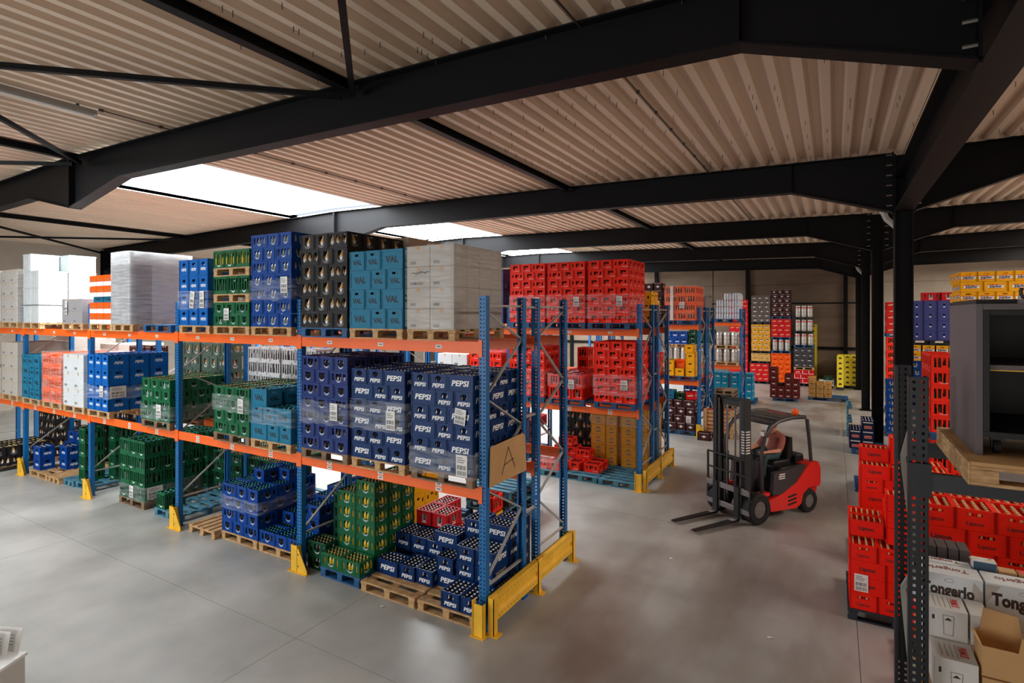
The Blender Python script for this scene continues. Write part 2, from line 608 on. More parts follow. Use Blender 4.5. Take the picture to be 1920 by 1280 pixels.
T = 0.012
for k, y in enumerate(FR[1:]):
    top = [(XL + 0.1, roof(XL) - T), (RIDGE, roof(RIDGE) - T), (XC - 0.16, roof(XC) - T)]
    bot = [(XL + 0.25, 5.95), (XL + 2.0, roof(XL + 2) - 0.62), (-16.0, roof(-16) - 0.62), (RIDGE, roof(RIDGE) - 1.07), (-11.9, roof(-11.9) - 0.62), (-0.76, 6.43), (0.96, 5.88)]
    rf = rafter('roof_beam', y, top, bot, plates=((RIDGE - 0.014, 6.2, 7.25), (RIDGE + 0.014, 6.2, 7.25), (-0.76, 6.44, 7.0), (0.955, 5.85, 7.0)))
    t2 = [(XC + 0.16, roof(XC) - T), (8.66, roof(8.66) - T)]
    b2 = [(1.28, 5.88), (2.95, 6.42), (8.66, roof(8.66) - 0.62)]
    rg = rafter('roof_beam', y, t2, b2, plates=((1.285, 5.85, 7.0), (2.95, 6.43, 7.0)))
    t3 = [(8.66, roof(8.66) - T), (XR - 0.1, roof(XR) - T)]
    b3 = [(8.66, roof(8.66) - 0.62), (XR - 0.1, roof(XR) - 0.62)]
    rafter('roof_beam', y, t3, b3)
    ib = MB()
    ib.box(-13.0, -1.0, y - 0.06, y + 0.06, roof(-7) - 0.09, roof(-7) - 0.082, M_STEEL)
    if 0 < k < 5:
        for r_, sx in ((rf, 0.9), (rg, 1.34)):
            for side in (-1, 1):
                bo = MB()
                for i in range(6):
                    z = 6.0 + i * 0.19
                    bo.tube([(sx - 0.05, y + side * 0.075, z), (sx + 0.05, y + side * 0.075, z)], 0.016, M_BOLT, 6)
                ob('bolt_row', bo, r_, kind='stuff')
    # columns
    cs = [XL + 0.2, XR - 0.15] + ([XC] if k >= 2 or k == 0 else [])
    for cx in cs:
        c = MB()
        ztop = 6.95 if cx == XC else 6.9
        for s in (-1, 1):
            c.box(cx + s * 0.135 - 0.011, cx + s * 0.135 + 0.011, y - 0.14, y + 0.14, 0.0, ztop, M_STEEL)
        c.box(cx - 0.13, cx + 0.13, y - 0.008, y + 0.008, 0.0, ztop, M_STEEL)
        c.box(cx - 0.22, cx + 0.22, y - 0.2, y + 0.2, 0, 0.025, M_STEEL)
        struct('steel_column', c)

# valley girder that carries frame two where it has no column
g = MB()
g.box(XC - 0.008, XC + 0.008, FR[1], FR[3], 5.88, 6.5, M_STEEL)
for z in (5.87, 6.49):
    g.box(XC - 0.15, XC + 0.15, FR[1], FR[3], z, z + 0.022, M_STEEL)
struct('valley_girder', g)
# longitudinal ties and wind bracing under the deck
for x in (-22.4, RIDGE + 0.45, -5.7):
    for k in range(1, len(FR) - 1):
        if x > -14 and x < -12 and k > 1:
            continue
        b = MB()
        zz = roof(x)
        b.box(x - 0.07, x + 0.07, FR[k] + 0.13, FR[k + 1] - 0.13, zz - 0.14, zz - 0.13, M_STEEL)
        b.box(x - 0.006, x + 0.006, FR[k] + 0.13, FR[k + 1] - 0.13, zz - 0.13, zz - 0.02, M_STEEL)
        b.box(x - 0.07, x + 0.07, FR[k] + 0.13, FR[k + 1] - 0.13, zz - 0.02, zz - 0.01, M_STEEL)
        struct('roof_tie_beam', b)
for a, c in (((-5.8, 5.35), (-13.4, -1.5)), ((-5.6, 5.35), (1.0, -1.5)), ((-13.4, 5.35), (-5.8, -1.5)), ((-13.7, 5.35), (-22.3, -1.5)), ((-22.4, 12.5), (-29.2, 5.7)), ((-29.2, 12.5), (-22.5, 5.7)), ((-22.3, 5.35), (-13.6, -1.5))):
    b = MB()
    za, zc = roof(a[0]) - 0.2, roof(c[0]) - 0.2
    b.bar((a[0], a[1], za), (c[0], c[1], zc), 0.07, 0.07, M_STEEL)
    struct('wind_brace_beam', b)
# conduits and a strip lamp
for x, y0, y1 in ((-10.05, 4.3, 34), (-2.35, -1.5, 34), (5.0, 6, 34)):
    b = MB()
    z = roof(x) - 0.02
    b.tube([(x, y0, z), (x, y1, z)], 0.012, M_CONDUIT, 6)
    o = ob('conduit', b, label=None, kind='structure')
    k = MB()
    yy = y0
    while yy < min(y1, 14):
        k.box(x - 0.02, x + 0.02, yy - 0.03, yy + 0.03, z - 0.02, z + 0.02, M_CONDUIT)
        yy += 0.9
    ob('clips', k, o, kind='stuff')
lt = ob('strip_lamp', None, loc=(-10.1, 3.1, roof(-10) - 0.13), label='unlit grey fluorescent strip lamp fixed under the corrugated roof', cat='lamp')
b = MB()
b.prism([(-0.05, 0.02), (0.05, 0.02), (0.035, 0.1), (-0.035, 0.1)], 'y', -0.75, 1.15, mat('lamp_housing', (150, 146, 140), 0.5))
ob('housing', b, lt)
b = MB()
b.tube([(0, -0.72, 0.0), (0, 1.12, 0.0)], 0.022, mat('opal_tube', (214, 214, 210), 0.3), 8)
ob('tube', b, lt)
for yy in (-0.5, 0.9):
    b = MB()
    b.box(-0.03, 0.03, yy - 0.015, yy + 0.015, 0.1, 0.126, M_CONDUIT)
    ob('bracket', b, lt)
# white downpipe elbows at two columns
M_PIPE = mat('grey_pvc_pipe', (176, 170, 164), 0.4)
for y in (FR[3], FR[5]):
    b = MB()
    x = 0.86
    b.tube([(x - 0.02, y + 0.3, 6.2), (x - 0.06, y + 0.3, 6.0), (x + 0.02, y + 0.29, 5.8), (x + 0.2, y + 0.26, 5.6), (x + 0.32, y + 0.24, 5.4), (x + 0.34, y + 0.24, 5.0), (x + 0.34, y + 0.24, 0.3)], 0.055, M_PIPE, 10)
    o = struct('drain_pipe', b)

# ------------------------------------------------------------------ crates
def wallpanel(mb, mp, w, h, wins, m, t=0.012, rim=0.006):
    """one crate side in (s, z) with windows; mp(s, d, z) maps to 3-D, d = depth inwards"""
    def bx(s0, s1, z0, z1, d0=rim, d1=rim + t):
        if s1 - s0 < 1e-4 or z1 - z0 < 1e-4:
            return
        v = [mp(s, d, z) for d in (d0, d1) for (s, z) in ((s0, z0), (s1, z0), (s1, z1), (s0, z1))]
        mb.geo(v, [(0, 1, 2, 3), (7, 6, 5, 4), (0, 4, 5, 1), (1, 5, 6, 2), (2, 6, 7, 3), (3, 7, 4, 0)], m)
    e = 0.022
    bx(-w / 2, w / 2, 0, 0.022, 0, 0.016)
    bx(-w / 2, w / 2, h - 0.026, h, 0, 0.016)
    bx(-w / 2, -w / 2 + e, 0.022, h - 0.026, 0, 0.016)
    bx(w / 2 - e, w / 2, 0.022, h - 0.026, 0, 0.016)
    z_lo, z_hi = 0.022, h - 0.026
    a, b = -w / 2 + e, w / 2 - e
    if not wins:
        bx(a, b, z_lo, z_hi)
        return
    z0 = min(q[2] for q in wins) * h
    z1 = max(q[3] for q in wins) * h
    bx(a, b, z_lo, z0)
    bx(a, b, z1, z_hi)
    cur = a
    for q in sorted(wins):
        s0, s1 = q[0] * w - w / 2, q[1] * w - w / 2
        bx(cur, s0, z0, z1)
        cur = s1
        if q[2] * h > z0 + 1e-4:
            bx(s0, s1, z0, q[2] * h)
        if q[3] * h < z1 - 1e-4:
            bx(s0, s1, q[3] * h, z1)
        shape = q[4] if len(q) > 4 else ''
        y0, y1 = q[2] * h, q[3] * h
        cw, ch = (s1 - s0) * 0.3, (y1 - y0) * 0.3
        tri = []
        if shape in ('round', 'top'):
            tri += [((s0, y1), (s0, y1 - ch), (s0 + cw, y1)), ((s1, y1), (s1 - cw, y1), (s1, y1 - ch))]
        if shape in ('round', 'vee'):
            tri += [((s0, y0), (s0 + cw, y0), (s0, y0 + ch)), ((s1, y0), (s1, y0 + ch), (s1 - cw, y0))]
        for tr in tri:
            mb.poly([mp(p[0], rim, p[1]) for p in tr], m)
            mb.poly([mp(p[0], rim + t, p[1]) for p in tr[::-1]], m)
    bx(cur, b, z0, z1)


FACES = {  # reading direction, outward normal
    '-y': (Vector((1, 0, 0)), Vector((0, -1, 0))), '+y': (Vector((-1, 0, 0)), Vector((0, 1, 0))),
    '+x': (Vector((0, 1, 0)), Vector((1, 0, 0))), '-x': (Vector((0, -1, 0)), Vector((-1, 0, 0)))}


def crate_set(key, m, h, end, side, marks=(), bottle=None, w=0.3, d=0.4, open_top=True):
    """marks: (face class 'E'/'S', kind, data...)  ->  body, lettering, bottles and merged meshes"""
    W, D, H = w - 0.004, d - 0.004, h - 0.003
    body = MB()
    fm = {}
    for f, (ex, n) in FACES.items():
        half = D / 2 if f[1] == 'y' else W / 2
        fm[f] = (lambda s, dd, z, ex=ex, n=n, half=half: tuple(ex * s + n * (half - dd) + Vector((0, 0, z))))
        wallpanel(body, fm[f], W if f[1] == 'y' else D, H, end if f[1] == 'y' else side, m)
    body.box(-W / 2 + 0.01, W / 2 - 0.01, -D / 2 + 0.01, D / 2 - 0.01, 0.004, 0.014, m)
    if open_top and bottle:   # the divider grid seen from above
        nx, ny = bottle[0], bottle[1]
        for i in range(1, nx):
            x = -W / 2 + W * i / nx
            body.box(x - 0.003, x + 0.003, -D / 2 + 0.018, D / 2 - 0.018, H * 0.55, H * 0.8, m)
        for j in range(1, ny):
            y = -D / 2 + D * j / ny
            body.box(-W / 2 + 0.018, W / 2 - 0.018, y - 0.003, y + 0.003, H * 0.55, H * 0.8, m)
    let = MB()
    for f, (ex, n) in FACES.items():
        cls = 'E' if f[1] == 'y' else 'S'
        half = D / 2 if cls == 'E' else W / 2
        fw_ = W if cls == 'E' else D
        for mk in marks:
            if mk[0] != cls:
                continue
            kind = mk[1]
            off = half - 0.006 + 0.0018 if not (len(mk) > 6 and mk[6] == 'proud') else half + 0.0012
            cpt = ex * ((mk[2] - 0.5) * fw_) + n * off + Vector((0, 0, mk[3] * H))
            if kind.startswith('t:'):
                put_text(let, kind[2:], cpt, ex, Vector((0, 0, 1)), mk[4] * fw_, mk[5], shear=mk[7] if len(mk) > 7 else 0, bold=mk[8] if len(mk) > 8 else 0.015, hmul=mk[9] if len(mk) > 9 else 1)
            else:
                sh = {'smile': [(-1, 1), (-0.75, 1), (-0.4, 0.15), (0.4, 0.15), (0.75, 1), (1, 1), (0.62, -0.5), (0.25, -1), (-0.25, -1), (-0.62, -0.5)],
                      'rect': [(-1, -1), (1, -1), (1, 1), (-1, 1)],
                      'diamond': [(-1, 0.1), (-0.45, 0.25), (0, 1), (0.45, 0.25), (1, 0.1), (0.3, -0.5), (0, -1), (-0.3, -0.5)],
                      'wave': [(-1, -0.6), (-0.4, -1), (0.4, -0.3), (1, -0.5), (1, 0.6), (0.4, 1), (-0.4, 0.2), (-1, 0.5)],
                      'crown': [(-1, -1), (-0.9, 0.1), (-0.5, 0.9), (0, 1), (0.5, 0.9), (0.9, 0.1), (1, -1), (0.55, -1), (0.4, -0.1), (0, 0.15), (-0.4, -0.1), (-0.55, -1)],
                      'oval': [(math.cos(a * PI / 6), math.sin(a * PI / 6)) for a in range(12)]}[kind]
                sx, sz = mk[4][0] * fw_ / 2, mk[4][1] * H / 2
                pts = [cpt + ex * (p[0] * sx) + Vector((0, 0, p[1] * sz)) for p in sh]
                if kind in ('smile', 'crown'):     # concave: split into quads
                    nn = len(pts)
                    if kind == 'smile':
                        for q in ((0, 1, 2, 8), (0, 8, 9), (2, 3, 7, 8), (3, 4, 6, 7), (4, 5, 6)):
                            let.poly([pts[i] for i in q[::-1]], mk[5])
                    else:
                        for q in ((0, 11, 10, 1), (1, 10, 9, 2), (2, 9, 3), (3, 9, 4), (4, 9, 8, 5), (5, 8, 7, 6)):
                            let.poly([pts[i] for i in q], mk[5])
                else:
                    let.poly(pts, mk[5])
    bot = MB()
    if bottle:
        nx, ny, bm, cm, kindb = bottle
        top = H - 0.012
        for i in range(nx):
            for j in range(ny):
                x = -W / 2 + W * (i + 0.5) / nx
                y = -D / 2 + D * (j + 0.5) / ny
                r = min(W / nx, D / ny) * 0.40
                pr = [(r, 0.016), (r, top * 0.6), (r * 0.42, top * 0.82), (r * 0.4, top - 0.016)]
                bot.lathe(pr, x, y, bm, 6)
                bot.lathe([(r * 0.5, top - 0.016), (r * 0.48, top)], x, y, cm, 6)
                if kindb == 'label':
                    bot.lathe([(r * 1.02, top * 0.2), (r * 1.02, top * 0.48)], x, y, M_PAPER, 6)
    al = MB()
    for q in (body, let, bot):
        al.add(q)
    return dict(h=h, w=w, d=d, txt=any(q[1].startswith('t:') for q in marks), body=body.mesh(key), let=let.mesh(key + '_lettering') if let.v else None,
                bot=bot.mesh(key + '_bottles') if bot.v else None, all=al.mesh(key + '_whole'))


def plast(name, rgb, rough=0.45):
    return mat(name, rgb, rough, var=0.05, scale=7, spec=0.22)


P_NAVY = plast('navy_crate_plastic', (6, 46, 98))
P_MID = plast('royal_crate_plastic', (2, 62, 140))
P_VIOLET = plast('faded_blue_crate_plastic', (30, 50, 112))
P_SKY = plast('bright_blue_crate_plastic', (0, 92, 172))
P_TEAL = plast('teal_crate_plastic', (26, 112, 144))
P_TEAL2 = plast('bright_teal_crate_plastic', (24, 146, 184))
P_GREEN = plast('green_crate_plastic', (20, 94, 58))
P_GREEND = plast('deep_green_crate_plastic', (14, 72, 46))
P_OLIVE = plast('grey_green_crate_plastic', (96, 118, 104))
P_BLACK = plast('black_crate_plastic', (34, 31, 31))
P_RED = plast('red_crate_plastic', (242, 46, 24))
P_RED2 = plast('deep_red_crate_plastic', (206, 26, 34))
P_ORANGE = plast('orange_crate_plastic', (246, 88, 8))
P_LIP = plast('orange_red_crate_plastic', (236, 28, 6))
P_YEL = plast('yellow_crate_plastic', (246, 176, 20))
P_YEL2 = plast('ochre_crate_plastic', (222, 158, 48))
P_LEM = plast('lemon_crate_plastic', (232, 212, 60))
P_BROWN = plast('brown_crate_plastic', (66, 34, 34))
P_WHITEC = plast('white_crate_plastic', (222, 226, 228))
P_DUV = plast('dark_navy_crate_plastic', (22, 34, 74))
P_GREY = plast('charcoal_crate_plastic', (70, 68, 72))

one = [(0.3, 0.7, 0.3, 0.78, 'vee')]
three = [(0.14, 0.26, 0.3, 0.8), (0.36, 0.64, 0.3, 0.8, 'vee'), (0.74, 0.86, 0.3, 0.8)]
M_SMILE = mat('worn_white_mark', (176, 182, 190), 0.6)
sm_e = ('E', 'smile', 0.5, 0.25, (0.36, 0.2), M_SMILE)
sm_s = ('S', 'smile', 0.5, 0.25, (0.26, 0.2), M_SMILE)
tall = [(0.1, 0.24, 0.22, 0.86), (0.31, 0.46, 0.16, 0.86), (0.54, 0.69, 0.16, 0.86), (0.76, 0.9, 0.22, 0.86)]
tallS = [(0.07, 0.17, 0.2, 0.86), (0.23, 0.34, 0.2, 0.86), (0.4, 0.6, 0.2, 0.86), (0.66, 0.77, 0.2, 0.86), (0.83, 0.93, 0.2, 0.86)]
cokeE = [(0.3, 0.46, 0.36, 0.82), (0.46, 0.74, 0.56, 0.82)]
cokeS = [(0.16, 0.25, 0.38, 0.78), (0.38, 0.5, 0.38, 0.78), (0.5, 0.62, 0.54, 0.78), (0.74, 0.84, 0.42, 0.74)]
coke_m = [('E', 't:Coca-Cola', 0.7, 0.2, 0.42, M_WHITE, '', 0.25, 0.01), ('S', 't:Coca-Cola', 0.76, 0.2, 0.34, M_WHITE, '', 0.25, 0.01)]
slot = [(0.28, 0.72, 0.66, 0.8)]
K = {}


def kind(key, desc, name, cat, *a, **k):
    K[key] = crate_set(name, *a, **k)
    K[key].update(desc=desc, name=name, cat=cat)


pep = [('E', 't:PEPSI', 0.5, 0.27, 0.66, M_WHITE, '', 0.18, 0.03, 0.82), ('S', 't:PEPSI', 0.5, 0.5, 0.68, M_WHITE, '', 0.18, 0.03, 0.82)]
kind('pepsi', 'navy cola', 'cola_crate', 'crate', P_NAVY, 0.21, [(0.33, 0.67, 0.5, 0.86, 'round')], [], pep, (4, 6, M_GLASSD, M_CAPW, ''))
pepb = [('E', 't:PEPSI', 0.5, 0.4, 0.52, M_WHITE, '', 0.18, 0.03), ('S', 't:PEPSI', 0.5, 0.42, 0.42, M_WHITE, '', 0.18, 0.03)]
kind('pepbig', 'tall blue cola', 'tall_cola_crate', 'crate', P_SKY, 0.295, [(0.33, 0.67, 0.62, 0.82, 'round')], [(0.35, 0.65, 0.62, 0.8, 'round')], pepb, (3, 4, M_GLASSD, M_CAPW, ''))
kind('pepmid', 'tall royal-blue cola', 'tall_cola_crate', 'crate', P_MID, 0.28, [(0.33, 0.67, 0.62, 0.82, 'round')], [(0.35, 0.65, 0.62, 0.8, 'round')], pepb, (3, 4, M_GLASSD, M_CAPW, ''))
kind('wlviolet', 'faded blue bottle', 'water_crate', 'crate', P_VIOLET, 0.2, one, three, (sm_e, sm_s), (4, 6, M_GLASSD, M_CAPR, ''))
kind('wlblue', 'royal-blue bottle', 'water_crate', 'crate', P_MID, 0.212, one, three, (sm_e, sm_s), (4, 6, M_GLASSC, M_CAPR, ''))
kind('wlfloor', 'blue bottle', 'water_crate', 'crate', P_MID, 0.21, one, three, (sm_e, sm_s), (4, 6, M_GLASSD, M_CAPT, ''))
kind('black', 'black bottle', 'soda_crate', 'crate', P_BLACK, 0.233, [(0.3, 0.7, 0.25, 0.86, 'vee')], [(0.08, 0.3, 0.24, 0.86, 'round'), (0.39, 0.61, 0.24, 0.86, 'round'), (0.7, 0.92, 0.24, 0.86, 'round')], (('E', 'smile', 0.5, 0.2, (0.5, 0.2), M_BAR), ), (3, 4, M_GLASSA, M_CAPG, 'label'))
val = [('E', 't:VAL', 0.5, 0.42, 0.6, M_TEALP, '', 0, 0.035, 1.0), ('S', 't:VAL', 0.5, 0.5, 0.58, M_TEALP, '', 0, 0.035)]
kind('val', 'teal bottle', 'teal_crate', 'crate', P_TEAL, 0.272, [(0.34, 0.66, 0.74, 0.86)], [], val, (3, 4, M_GLASSC, M_CAPT, ''))
kind('green', 'green bottle', 'green_crate', 'crate', P_GREEN, 0.2, [(0.32, 0.68, 0.32, 0.8, 'vee')], [(0.14, 0.25, 0.3, 0.82), (0.36, 0.64, 0.3, 0.82, 'vee'), (0.75, 0.86, 0.3, 0.82)], (('E', 'smile', 0.5, 0.25, (0.34, 0.18), M_SMILE), ('S', 'smile', 0.5, 0.25, (0.24, 0.18), M_SMILE)), (4, 6, M_GLASSG, M_CAPG, ''))
kind('greenlem', 'green lemonade', 'green_crate', 'crate', P_GREEN, 0.215, [(0.14, 0.26, 0.22, 0.82), (0.32, 0.68, 0.3, 0.84, 'vee'), (0.74, 0.86, 0.22, 0.82)], [(0.12, 0.22, 0.22, 0.82), (0.34, 0.66, 0.3, 0.84, 'vee'), (0.78, 0.88, 0.22, 0.82)], (('E', 'smile', 0.5, 0.22, (0.4, 0.18), M_SMILE), ('S', 'smile', 0.5, 0.22, (0.3, 0.18), M_SMILE)), (4, 6, M_GLASSY, M_CAPG, ''))
kind('greendk', 'dark green bottle', 'green_crate', 'crate', P_GREEND, 0.215, [(0.14, 0.26, 0.22, 0.82), (0.32, 0.68, 0.3, 0.84, 'vee'), (0.74, 0.86, 0.22, 0.82)], [(0.12, 0.22, 0.22, 0.82), (0.34, 0.66, 0.3, 0.84, 'vee'), (0.78, 0.88, 0.22, 0.82)], (('E', 'smile', 0.5, 0.22, (0.4, 0.18), M_SMILE), ('S', 'smile', 0.5, 0.22, (0.3, 0.18), M_SMILE)), (4, 6, M_GLASSD, M_CAPG, ''))
kind('greentall', 'tall slatted green', 'tall_green_crate', 'crate', P_GREEN, 0.305, tall, tallS, (('E', 'smile', 0.5, 0.14, (0.34, 0.14), M_PAPER), ), (3, 4, M_GLASSG, M_CAPT, ''))
kind('greenyel', 'slatted green lemonade', 'tall_green_crate', 'crate', P_GREEN, 0.3, tall, tallS, (('E', 'smile', 0.5, 0.14, (0.34, 0.12), M_PAPER), ), (3, 4, M_GLASSY, M_CAPG, ''))
kind('olive', 'grey-green bottle', 'olive_crate', 'crate', P_OLIVE, 0.28, one, three, (('E', 'smile', 0.5, 0.2, (0.44, 0.2), M_PAPER), ), (3, 4, M_GLASSA, M_CAPG, 'label'))
kind('white', 'white slatted', 'white_crate', 'crate', P_WHITEC, 0.28, tall, tallS, (), (3, 4, M_GLASSD, M_CAPW, ''))
kind('coke', 'red cola', 'red_cola_crate', 'crate', P_RED, 0.207, cokeE, cokeS, coke_m, (4, 6, M_GLASSD, M_CAPR, ''))
kind('coketall', 'tall red cola', 'tall_red_crate', 'crate', P_RED, 0.29, [(0.2, 0.34, 0.2, 0.84), (0.4, 0.6, 0.3, 0.84), (0.66, 0.8, 0.2, 0.84)], [(0.14, 0.24, 0.2, 0.84), (0.3, 0.42, 0.2, 0.84), (0.48, 0.6, 0.34, 0.84), (0.68, 0.8, 0.2, 0.84)], coke_m[:1], (3, 4, M_GLASSG, M_CAPR, ''))
kind('redtonic', 'red tonic', 'red_tonic_crate', 'crate', P_RED2, 0.225, [(0.34, 0.66, 0.36, 0.8)], [(0.12, 0.2, 0.3, 0.8), (0.36, 0.64, 0.4, 0.8), (0.8, 0.88, 0.3, 0.8)], (('E', 'rect', 0.5, 0.18, (0.3, 0.08), M_WHITE), ('S', 'rect', 0.5, 0.18, (0.26, 0.08), M_WHITE), ('E', 'smile', 0.5, 0.3, (0.3, 0.12), M_WHITE), ('S', 'smile', 0.5, 0.32, (0.24, 0.12), M_WHITE)), (4, 6, M_GLASSC, M_CAPW, ''))
K['redtonic']['desc'] = 'deep red bottle'
kind('orangec', 'orange slatted', 'orange_crate', 'crate', P_ORANGE, 0.28, [(0.15, 0.32, 0.2, 0.8), (0.41, 0.59, 0.2, 0.8), (0.68, 0.85, 0.2, 0.8)], [(0.1, 0.2, 0.2, 0.8), (0.27, 0.38, 0.2, 0.8), (0.45, 0.55, 0.2, 0.8), (0.62, 0.73, 0.2, 0.8), (0.8, 0.9, 0.2, 0.8)], (), (3, 4, M_GLASSD, M_CAPR, ''))
kind('orangefar', 'orange beer', 'orange_crate', 'crate', P_ORANGE, 0.27, slot, slot, (('E', 'wave', 0.5, 0.3, (0.5, 0.14), M_CARD), ('S', 'wave', 0.5, 0.3, (0.5, 0.14), M_CARD)), None)
kind('yellow', 'ochre beer', 'ochre_crate', 'crate', P_YEL2, 0.245, [], [], (('E', 'crown', 0.5, 0.66, (0.34, 0.3), M_BAR), ('S', 'crown', 0.5, 0.66, (0.28, 0.3), M_BAR), ('E', 'rect', 0.5, 0.3, (0.4, 0.14), M_BAR), ('S', 'rect', 0.5, 0.3, (0.3, 0.14), M_BAR)), None)
kind('yelhole', 'yellow beer', 'yellow_crate', 'crate', P_YEL, 0.255, [(0.3, 0.7, 0.52, 0.7, 'round')], [(0.14, 0.24, 0.3, 0.6), (0.4, 0.6, 0.5, 0.7, 'round'), (0.76, 0.86, 0.3, 0.6)], (), (4, 5, M_GLASSD, M_CAPG, ''))
kind('lemon', 'lemon-yellow beer', 'lemon_crate', 'crate', P_LEM, 0.27, [(0.3, 0.7, 0.45, 0.62, 'top')], [(0.32, 0.68, 0.45, 0.62, 'top')], (('E', 'crown', 0.5, 0.62, (0.5, 0.4), M_BLACKP), ('S', 'crown', 0.5, 0.62, (0.4, 0.4), M_BLACKP)), None)
jup = []
for c_, wf, zc in (('E', 0.84, 0.4), ('S', 0.66, 0.5)):
    jup += [(c_, 'rect', 0.5, zc, (wf, 0.3), M_WHITE), (c_, 'rect', 0.5, zc + 0.175, (wf, 0.055), M_REDP), (c_, 'rect', 0.54, zc - 0.17, (wf * 0.7, 0.035), M_REDP), (c_, 'oval', 0.38, zc + 0.16, (0.1, 0.12), M_REDP, 'proud'),
            (c_, 't:Jupiler', 0.5, zc - 0.01, wf * 0.8, M_BLACKP, 'proud', 0.0, 0.02)]
kind('jupiler', 'yellow lager', 'lager_crate', 'crate', P_YEL, 0.215, [(0.32, 0.68, 0.72, 0.84, 'round')], [], jup, None)
lip = [('E', 't:Lipton', 0.5, 0.3, 0.44, M_BLACKP, '', 0, 0.012), ('S', 't:Lipton', 0.5, 0.48, 0.42, M_BLACKP, '', 0, 0.03)]
kind('lipton', 'orange-red iced-tea', 'iced_tea_crate', 'crate', P_LIP, 0.21, [(0.3, 0.7, 0.68, 0.82)], [], lip, (4, 6, M_GLASSA, M_CAPG, ''), w=0.31)
brw = []
for c_, wf in (('E', 0.5), ('S', 0.42)):
    brw += [(c_, 'diamond', 0.5, 0.5, (wf, 0.4), M_PAPER)] + [(c_, 'rect', 0.18 + 0.13 * i, 0.93, (0.06, 0.07), M_PAPER, 'proud') for i in range(6)]
kind('brown', 'dark brown beer', 'brown_crate', 'crate', P_BROWN, 0.25, [], [], brw, None)
kind('brown2', 'red-brown beer', 'brown_crate', 'crate', plast('red_brown_crate_plastic', (104, 38, 36)), 0.27, slot, slot, (('E', 'rect', 0.5, 0.35, (0.4, 0.14), M_PAPER), ), (4, 6, M_GLASSD, M_CAPR, ''))
duv = []
for c_, wf in (('E', 0.6), ('S', 0.46)):
    duv += [(c_, 'rect', 0.5, 0.3, (wf, 0.3), mat('salmon_label', (220, 150, 130), 0.6)), (c_, 't:Duvel', 0.5, 0.3, wf * 0.8, M_REDP, 'proud', 0, 0.03), (c_, 'rect', 0.5, 0.8, (0.8, 0.12), M_PAPER)]
kind('duvel', 'dark navy beer', 'navy_beer_crate', 'crate', P_DUV, 0.27, [], [], duv, (4, 6, M_GLASSD, M_CAPW, ''))
kind('grey', 'charcoal beer', 'charcoal_crate', 'crate', P_GREY, 0.27, slot, slot, (('E', 'rect', 0.4, 0.4, (0.3, 0.12), M_PAPER), ('S', 'rect', 0.4, 0.4, (0.36, 0.12), M_PAPER)), None)
kind('redwhite', 'red and white beer', 'red_beer_crate', 'crate', P_RED2, 0.25, [], [], (('E', 'rect', 0.5, 0.12, (0.9, 0.14), M_WHITE), ('E', 'rect', 0.12, 0.5, (0.1, 0.9), M_WHITE), ('S', 'wave', 0.5, 0.5, (0.5, 0.2), M_WHITE), ('S', 'rect', 0.5, 0.08, (0.9, 0.1), M_WHITE)), None)
kind('redbeer', 'deep red beer', 'red_beer_crate', 'crate', P_RED2, 0.25, [], [], (('E', 'wave', 0.5, 0.55, (0.6, 0.26), M_CAPG), ('S', 'wave', 0.5, 0.55, (0.5, 0.26), M_CAPG)), None)
kind('yelbeer', 'amber beer', 'amber_crate', 'crate', P_YEL2, 0.25, [], [], (('E', 'diamond', 0.5, 0.5, (0.7, 0.5), M_BLACKP), ('S', 'diamond', 0.5, 0.5, (0.6, 0.5), M_BLACKP), ('E', 'rect', 0.5, 0.4, (0.5, 0.16), M_PAPER, 'proud'), ('S', 'rect', 0.5, 0.4, (0.4, 0.16), M_PAPER, 'proud')), None)
kind('greybeer', 'grey-brown beer', 'grey_brown_crate', 'crate', plast('grey_brown_plastic', (108, 96, 92)), 0.25, slot, slot, (('E', 'diamond', 0.5, 0.4, (0.6, 0.3), M_PAPER), ('S', 'diamond', 0.5, 0.4, (0.6, 0.3), M_PAPER)), None)
kind('teal2', 'bright teal water', 'bright_teal_crate', 'crate', P_TEAL2, 0.3, [(0.3, 0.7, 0.62, 0.76)], [(0.34, 0.66, 0.62, 0.76)], (('E', 'rect', 0.5, 0.4, (0.5, 0.14), M_PAPER), ('S', 'rect', 0.5, 0.4, (0.4, 0.14), M_PAPER)), (3, 4, M_GLASSC, M_CAPW, ''))
kind('vio', 'violet-blue beer', 'violet_crate', 'crate', plast('violet_blue_plastic', (66, 72, 132)), 0.27, [(0.42, 0.58, 0.5, 0.64)], [(0.3, 0.4, 0.5, 0.64), (0.6, 0.7, 0.5, 0.64)], (('E', 'oval', 0.5, 0.36, (0.16, 0.14), M_PAPER), ), None)
kind('tan', 'tan beer', 'tan_crate', 'crate', plast('tan_plastic', (214, 166, 92)), 0.22, slot, slot, (('E', 'rect', 0.5, 0.3, (0.4, 0.14), M_BAR), ), None)
kind('blueshallow', 'dark blue slatted', 'blue_slat_crate', 'crate', plast('slate_blue_plastic', (30, 60, 120)), 0.24, [(0.15, 0.42, 0.3, 0.7), (0.58, 0.85, 0.3, 0.7)], [(0.1, 0.3, 0.3, 0.7), (0.4, 0.6, 0.3, 0.7), (0.7, 0.9, 0.3, 0.7)], (), (3, 4, M_GLASSC, M_CAPW, ''))
kind('blackslat', 'black slatted', 'black_slat_crate', 'crate', P_BLACK, 0.24, [(0.15, 0.42, 0.3, 0.7), (0.58, 0.85, 0.3, 0.7)], [(0.1, 0.3, 0.3, 0.7), (0.4, 0.6, 0.3, 0.7), (0.7, 0.9, 0.3, 0.7)], (), (3, 4, M_GLASSC, M_CAPW, ''))


